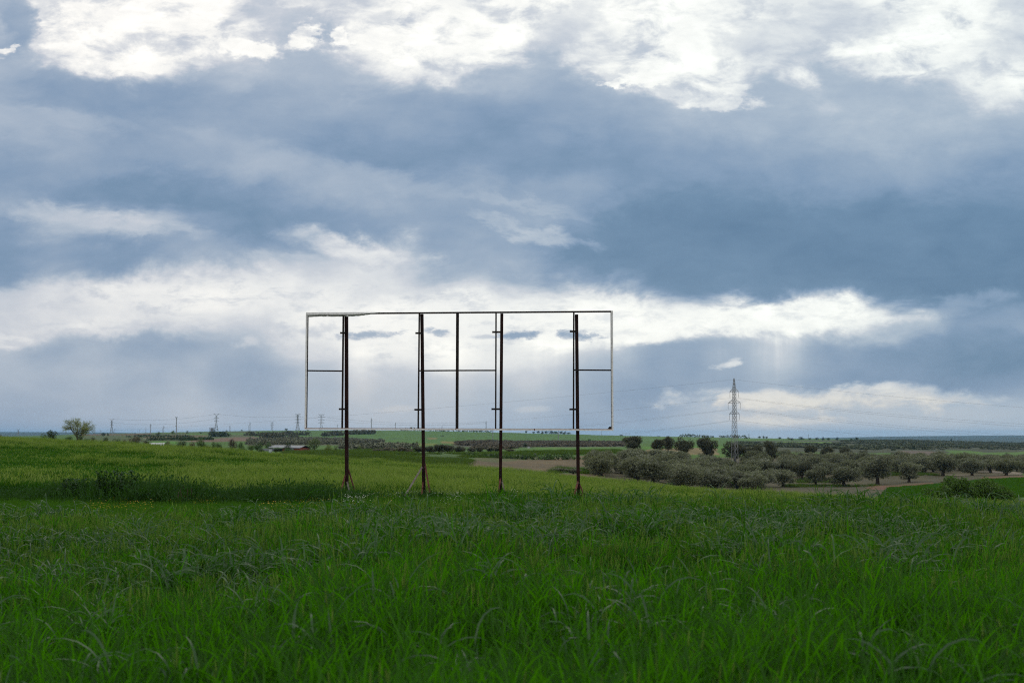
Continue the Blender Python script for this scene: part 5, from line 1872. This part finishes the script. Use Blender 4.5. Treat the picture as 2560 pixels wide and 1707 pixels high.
def multi_arm(h=1.0):
    mb = MB()
    t = .016
    for sx in (-1, 1):
        for sy in (-1, 1):
            mb.bar((sx * .13, sy * .13, 0), (sx * .045, sy * .045, .45), t)
            mb.bar((sx * .045, sy * .045, .45), (sx * .035, sy * .035, .97), t)
    w = lambda z: np.interp(z, [0, .45, 1], [.13, .045, .035])
    for k in range(10):
        z0, z1 = k * .097, (k + 1) * .097
        f = 1 if k % 2 else -1
        for sy in (-1, 1):
            mb.bar((f * w(z0), sy * w(z0), z0), (-f * w(z1), sy * w(z1), z1), t * .7)
            mb.bar((sy * w(z0), f * w(z0), z0), (sy * w(z1), -f * w(z1), z1), t * .7)
    for z, L in ((.97, .2), (.84, .26), (.66, .26), (.48, .25)):
        for sx in (-1, 1):
            mb.bar((0, 0, z), (sx * L, 0, z), t)
            mb.bar((sx * .03, 0, z + .05), (sx * L, 0, z), t * .7)
            if z == .97:
                mb.bar((sx * .1, 0, z), (sx * .24, 0, 1.01), t)
    return mb.mesh('broad pylon', M['galvanised'])


def pole(arm=True, kind=0):
    mb = MB()
    mb.tube([(0, 0, 0), (0, 0, 1.0)], [.045, .028], 6)
    if kind == 1:
        for z in (.86, .72):
            mb.bar((-.11, 0, z), (.11, 0, z), .02)
        mb.bar((.09, 0, .86), (.09, 0, .78), .02)
        mb.bar((-.09, 0, .72), (-.09, 0, .64), .02)
    if kind == 2:      # antenna mast with a head platform
        mb.box((0, 0, .985), (.2, .12, .02))
        for sx in (-1, 1):
            mb.bar((sx * .09, 0, .95), (sx * .09, 0, 1.03), .02)
        mb.bar((-.1, 0, .47), (.03, 0, .47), .03)
    if kind == 3:      # narrow lattice
        for z in np.arange(.1, 1, .12):
            mb.bar((-.05, 0, z), (.05, 0, z + .06), .014)
            mb.bar((-.05, -.0, z + .06), (.05, 0, z + .12), .014)
        mb.bar((-.1, 0, .8), (.1, 0, .8), .02)
    return mb.mesh('pole', M['galvanised'])


MESH = {'horn': horned(), 'multi': multi_arm(), 'pole': pole(), 'arm': pole(True, 1), 'mast': pole(True, 2), 'lattice': pole(True, 3)}
NAME = {'horn': 'horned_pylon', 'multi': 'broad_pylon', 'pole': 'utility_pole', 'arm': 'utility_pole', 'mast': 'antenna_mast', 'lattice': 'slim_pylon'}
CAT = {'horn': 'pylon', 'multi': 'pylon', 'pole': 'utility pole', 'arm': 'utility pole', 'mast': 'mast', 'lattice': 'pylon'}
PYL = [
    ('horn', 48, 1071.5, 2500, 'horned pylon half sunk behind the crest near the left border', .5), ('horn', 281, 1046.5, 2250, 'tall horned pylon right of the bare tree', .5),
    ('horn', 542, 1033.5, 2300, 'tallest horned pylon, left of the billboard frame', .45), ('horn', 576, 1063, 2340, 'short horned pylon right of the tallest horned one', .6),
    ('horn', 623, 1062.5, 2340, 'short horned pylon half hidden by a slim pole', .6), ('horn', 1871, 1083.5, 2500, 'tiny horned pylon on the skyline right of the grove pylon', .6),
    ('multi', 681, 1055, 2340, 'low pylon with crowded arms between frame and slim pole', .95), ('multi', 745, 1035, 2300, 'tall four-armed pylon just outside the left frame edge', .5),
    ('multi', 804, 1036, 2330, 'four-armed pylon seen through the first pane of the frame', .5), ('mast', 442.5, 1042.5, 1800, 'antenna mast with a head platform on the left ridge', 1),
    ('pole', 366.5, 1067, 1900, 'plain pole left of the taller armed pole on the left ridge', 1), ('arm', 378, 1058.5, 1900, 'tall armed pole on the left ridge left of the antenna mast', 1),
    ('pole', 408, 1070, 1850, 'short plain pole beside a taller one near the antenna mast', 1), ('arm', 411, 1063.5, 1850, 'armed pole between ridge and antenna mast', 1),
    ('pole', 346.5, 1073, 2000, 'left of two short poles on the left ridge', 1), ('pole', 350.5, 1074, 2000, 'right of two short poles on the left ridge', 1),
    ('pole', 332, 1076, 2000, 'shortest leftmost ridge pole', 1), ('arm', 252.5, 1073, 2000, 'small armed pole left of the tall horned pylon', 1), ('arm', 289, 1070, 2050, 'armed pole at the foot of the tall horned pylon', 1),
    ('arm', 626.3, 1054.5, 2300, 'slim armed pole before the short horned pylon', 1), ('arm', 844.5, 1060, 2340, 'small armed pole left of the first post', 1), ('arm', 929, 1045, 2250, 'tall slim pole through the second pane', 1),
    ('arm', 989, 1056, 2300, 'shorter armed pole left of the second post', 1), ('arm', 1105.3, 1064, 2340, 'tiny armed pole left of the centre upright', 1), ('lattice', 1215.4, 1053, 2300, 'slim lattice pylon seen left of the third post', 1),
    ('arm', 1232, 1074, 1350, 'dim pole on the green hill below the third post', 1), ('lattice', 1395.4, 1076.5, 1350, 'dim lattice pole before the hilltop wood', 1), ('arm', 1503, 1076.5, 2400, 'dark pole under the frame corner gusset', 1),
    ('arm', 1564, 1081, 2100, 'pole left of the dark olives', 1), ('arm', 1798, 1089, 1500, 'dim pole on the green slope left of the grove pylon', 1), ('arm', 2019.5, 1084.5, 2050, 'pole among the right skyline trees', 1),
    ('lattice', 2507, 1096, 2100, 'lattice pole on the right scrub crest', 1), ('pole', 529, 1068, 2300, 'left mast of the small substation', 1), ('pole', 534.5, 1068, 2300, 'right mast of the small substation', 1),
]
for kind, X, top, d, lb, asp in PYL:
    x, y, z = spot(X, d)
    h = zrow(top, d) - z
    o = link(NAME[kind], MESH[kind], None, (x, y, z))
    wd = h * (asp if kind in ('horn', 'multi') else 1)
    if kind in ('horn', 'multi'):
        wd = h if kind == 'horn' else h
    k = .8
    o.scale = (wd * k, wd * k, h)
    o.rotation_euler = (0, 0, random.uniform(-.3, .3))
    tag(o, lb, CAT[kind], {'pylon': 'pylons along the far ridge', 'utility pole': 'poles along the far ridge', 'mast': None}[CAT[kind]])
# substation box
x, y, z = spot(531.5, 2300)
sb = MB()
sb.box((0, 0, 3), (4.5, 4, 6))
sb.bar((-4, 0, 0), (-4, 0, 7), .4)
sb.bar((4, 0, 0), (4, 0, 7), .4)
sb.bar((-4, 0, 6.6), (4, 0, 6.6), .4)
tag(sb.build('substation', M['grey_wall'], None, (x, y, z)), 'small pale substation block left of the tallest horned pylon', 'substation')


def cable(label, A, B, through, r=.0135, group='cables of the grove pylon'):
    """A, B = (X, row, depth); sag chosen so that the cable shows at the given (X, row)"""
    pt = lambda X, py, d: np.array(((X - 1280) / FPX * d, d, zrow(py, d)))
    a, b = pt(*A), pt(*B)
    s = np.linspace(0, 1, 49)
    line = a + (b - a) * s[:, None]
    Xs = line[:, 0] / line[:, 1] * FPX + 1280
    i = int(np.argmin(np.abs(Xs - through[0])))
    want = zrow(through[1], line[i, 1])
    sag = (line[i, 2] - want) / (4 * s[i] * (1 - s[i]) + 1e-6)
    line[:, 2] -= sag * 4 * s * (1 - s)
    mb = MB()
    mb.tube(line - a, r, 4)
    tag(mb.build('power_cable', M['cable'], None, tuple(a)), label, 'power cable', group)


ca, sa_ = math.cos(R(24)), math.sin(R(24))
cable('topmost cable running left from the grove pylon across the frame', (1834, 949, 345), (-900, 1064, 760), (1280, 1004))
cable('second cable leaving the grove pylon to the left, upper of its pair', (1828, 995, 344), (700, 1076, 900), (1530, 1027.5))
cable('third cable leaving the grove pylon to the left', (1826.5, 1022.5, 343), (700, 1080, 900), (1530, 1057.5))
cable('twin of the third cable just below it on the left', (1828, 1024, 347), (690, 1081, 900), (1530, 1060.5))
cable('lowest cable leaving the grove pylon to the left', (1828, 1051, 344), (760, 1092, 900), (1560, 1081))
cable('twin of the lowest left cable just below it', (1829, 1052, 347), (750, 1093, 900), (1560, 1084))
cable('topmost cable running right from the grove pylon', (1837, 949, 345), (2900, 1042, 300), (2323, 1000))
cable('second cable to the right, upper of its pair', (1842, 994.5, 344), (2900, 1078, 300), (2240, 1037))
cable('second cable to the right, lower of its pair', (1842, 996, 347), (2900, 1083, 310), (2240, 1040.5))
cable('third cable to the right, upper of its pair', (1843.5, 1022.5, 343), (2900, 1112, 300), (2240, 1064.5))
cable('third cable to the right, lower of its pair', (1842, 1024.5, 347), (2900, 1118, 310), (2240, 1068.5))
cable('lowest cable running right from the grove pylon', (1842, 1051, 344), (2900, 1140, 300), (2190, 1089))
FC = 'thin cables between the far pylons'
cable('faint upper cable between the tall horned pylons', (281, 1047, 2250), (542, 1034.5, 2300), (420, 1049), .10, FC)
cable('faint lower cable between the tall horned pylons', (281, 1056, 2250), (542, 1046, 2300), (420, 1060), .10, FC)
cable('faint cable from the tallest horned pylon to the four-armed one', (542, 1034.5, 2300), (745, 1041, 2300), (650, 1043), .10, FC)
cable('faint cable from the first to the second four-armed pylon', (745, 1041, 2300), (804, 1042, 2330), (775, 1044), .10, FC)
cable('faint cable from the four-armed pylon into the second pane', (804, 1042, 2330), (1215, 1054, 2300), (1000, 1057), .10, FC)
cable('faint cable crossing to the slim lattice pylon', (804, 1048, 2330), (1215, 1058, 2300), (1000, 1062), .10, FC)


# ----------------------------------------------------------------------------------------------
# air
# ----------------------------------------------------------------------------------------------
def haze():
    mb = MB()
    mb.box((0, 2000, -50), (40000, 40000, 200))
    m = bpy.data.materials.new('haze')
    m.use_nodes = True
    nt = m.node_tree
    nt.nodes.clear()
    v = nt.nodes.new('ShaderNodeVolumePrincipled')
    v.inputs['Color'].default_value = (.30, .62, .95, 1)
    v.inputs['Density'].default_value = 3.6e-5
    v.inputs['Anisotropy'].default_value = 0.0
    o = nt.nodes.new('ShaderNodeOutputMaterial')
    nt.links.new(v.outputs[0], o.inputs['Volume'])
    ob = mb.build('haze', m)
    ob['kind'] = 'stuff'
    ob['label'] = 'thin blue haze over the far fields'
    ob['category'] = 'haze'


haze()
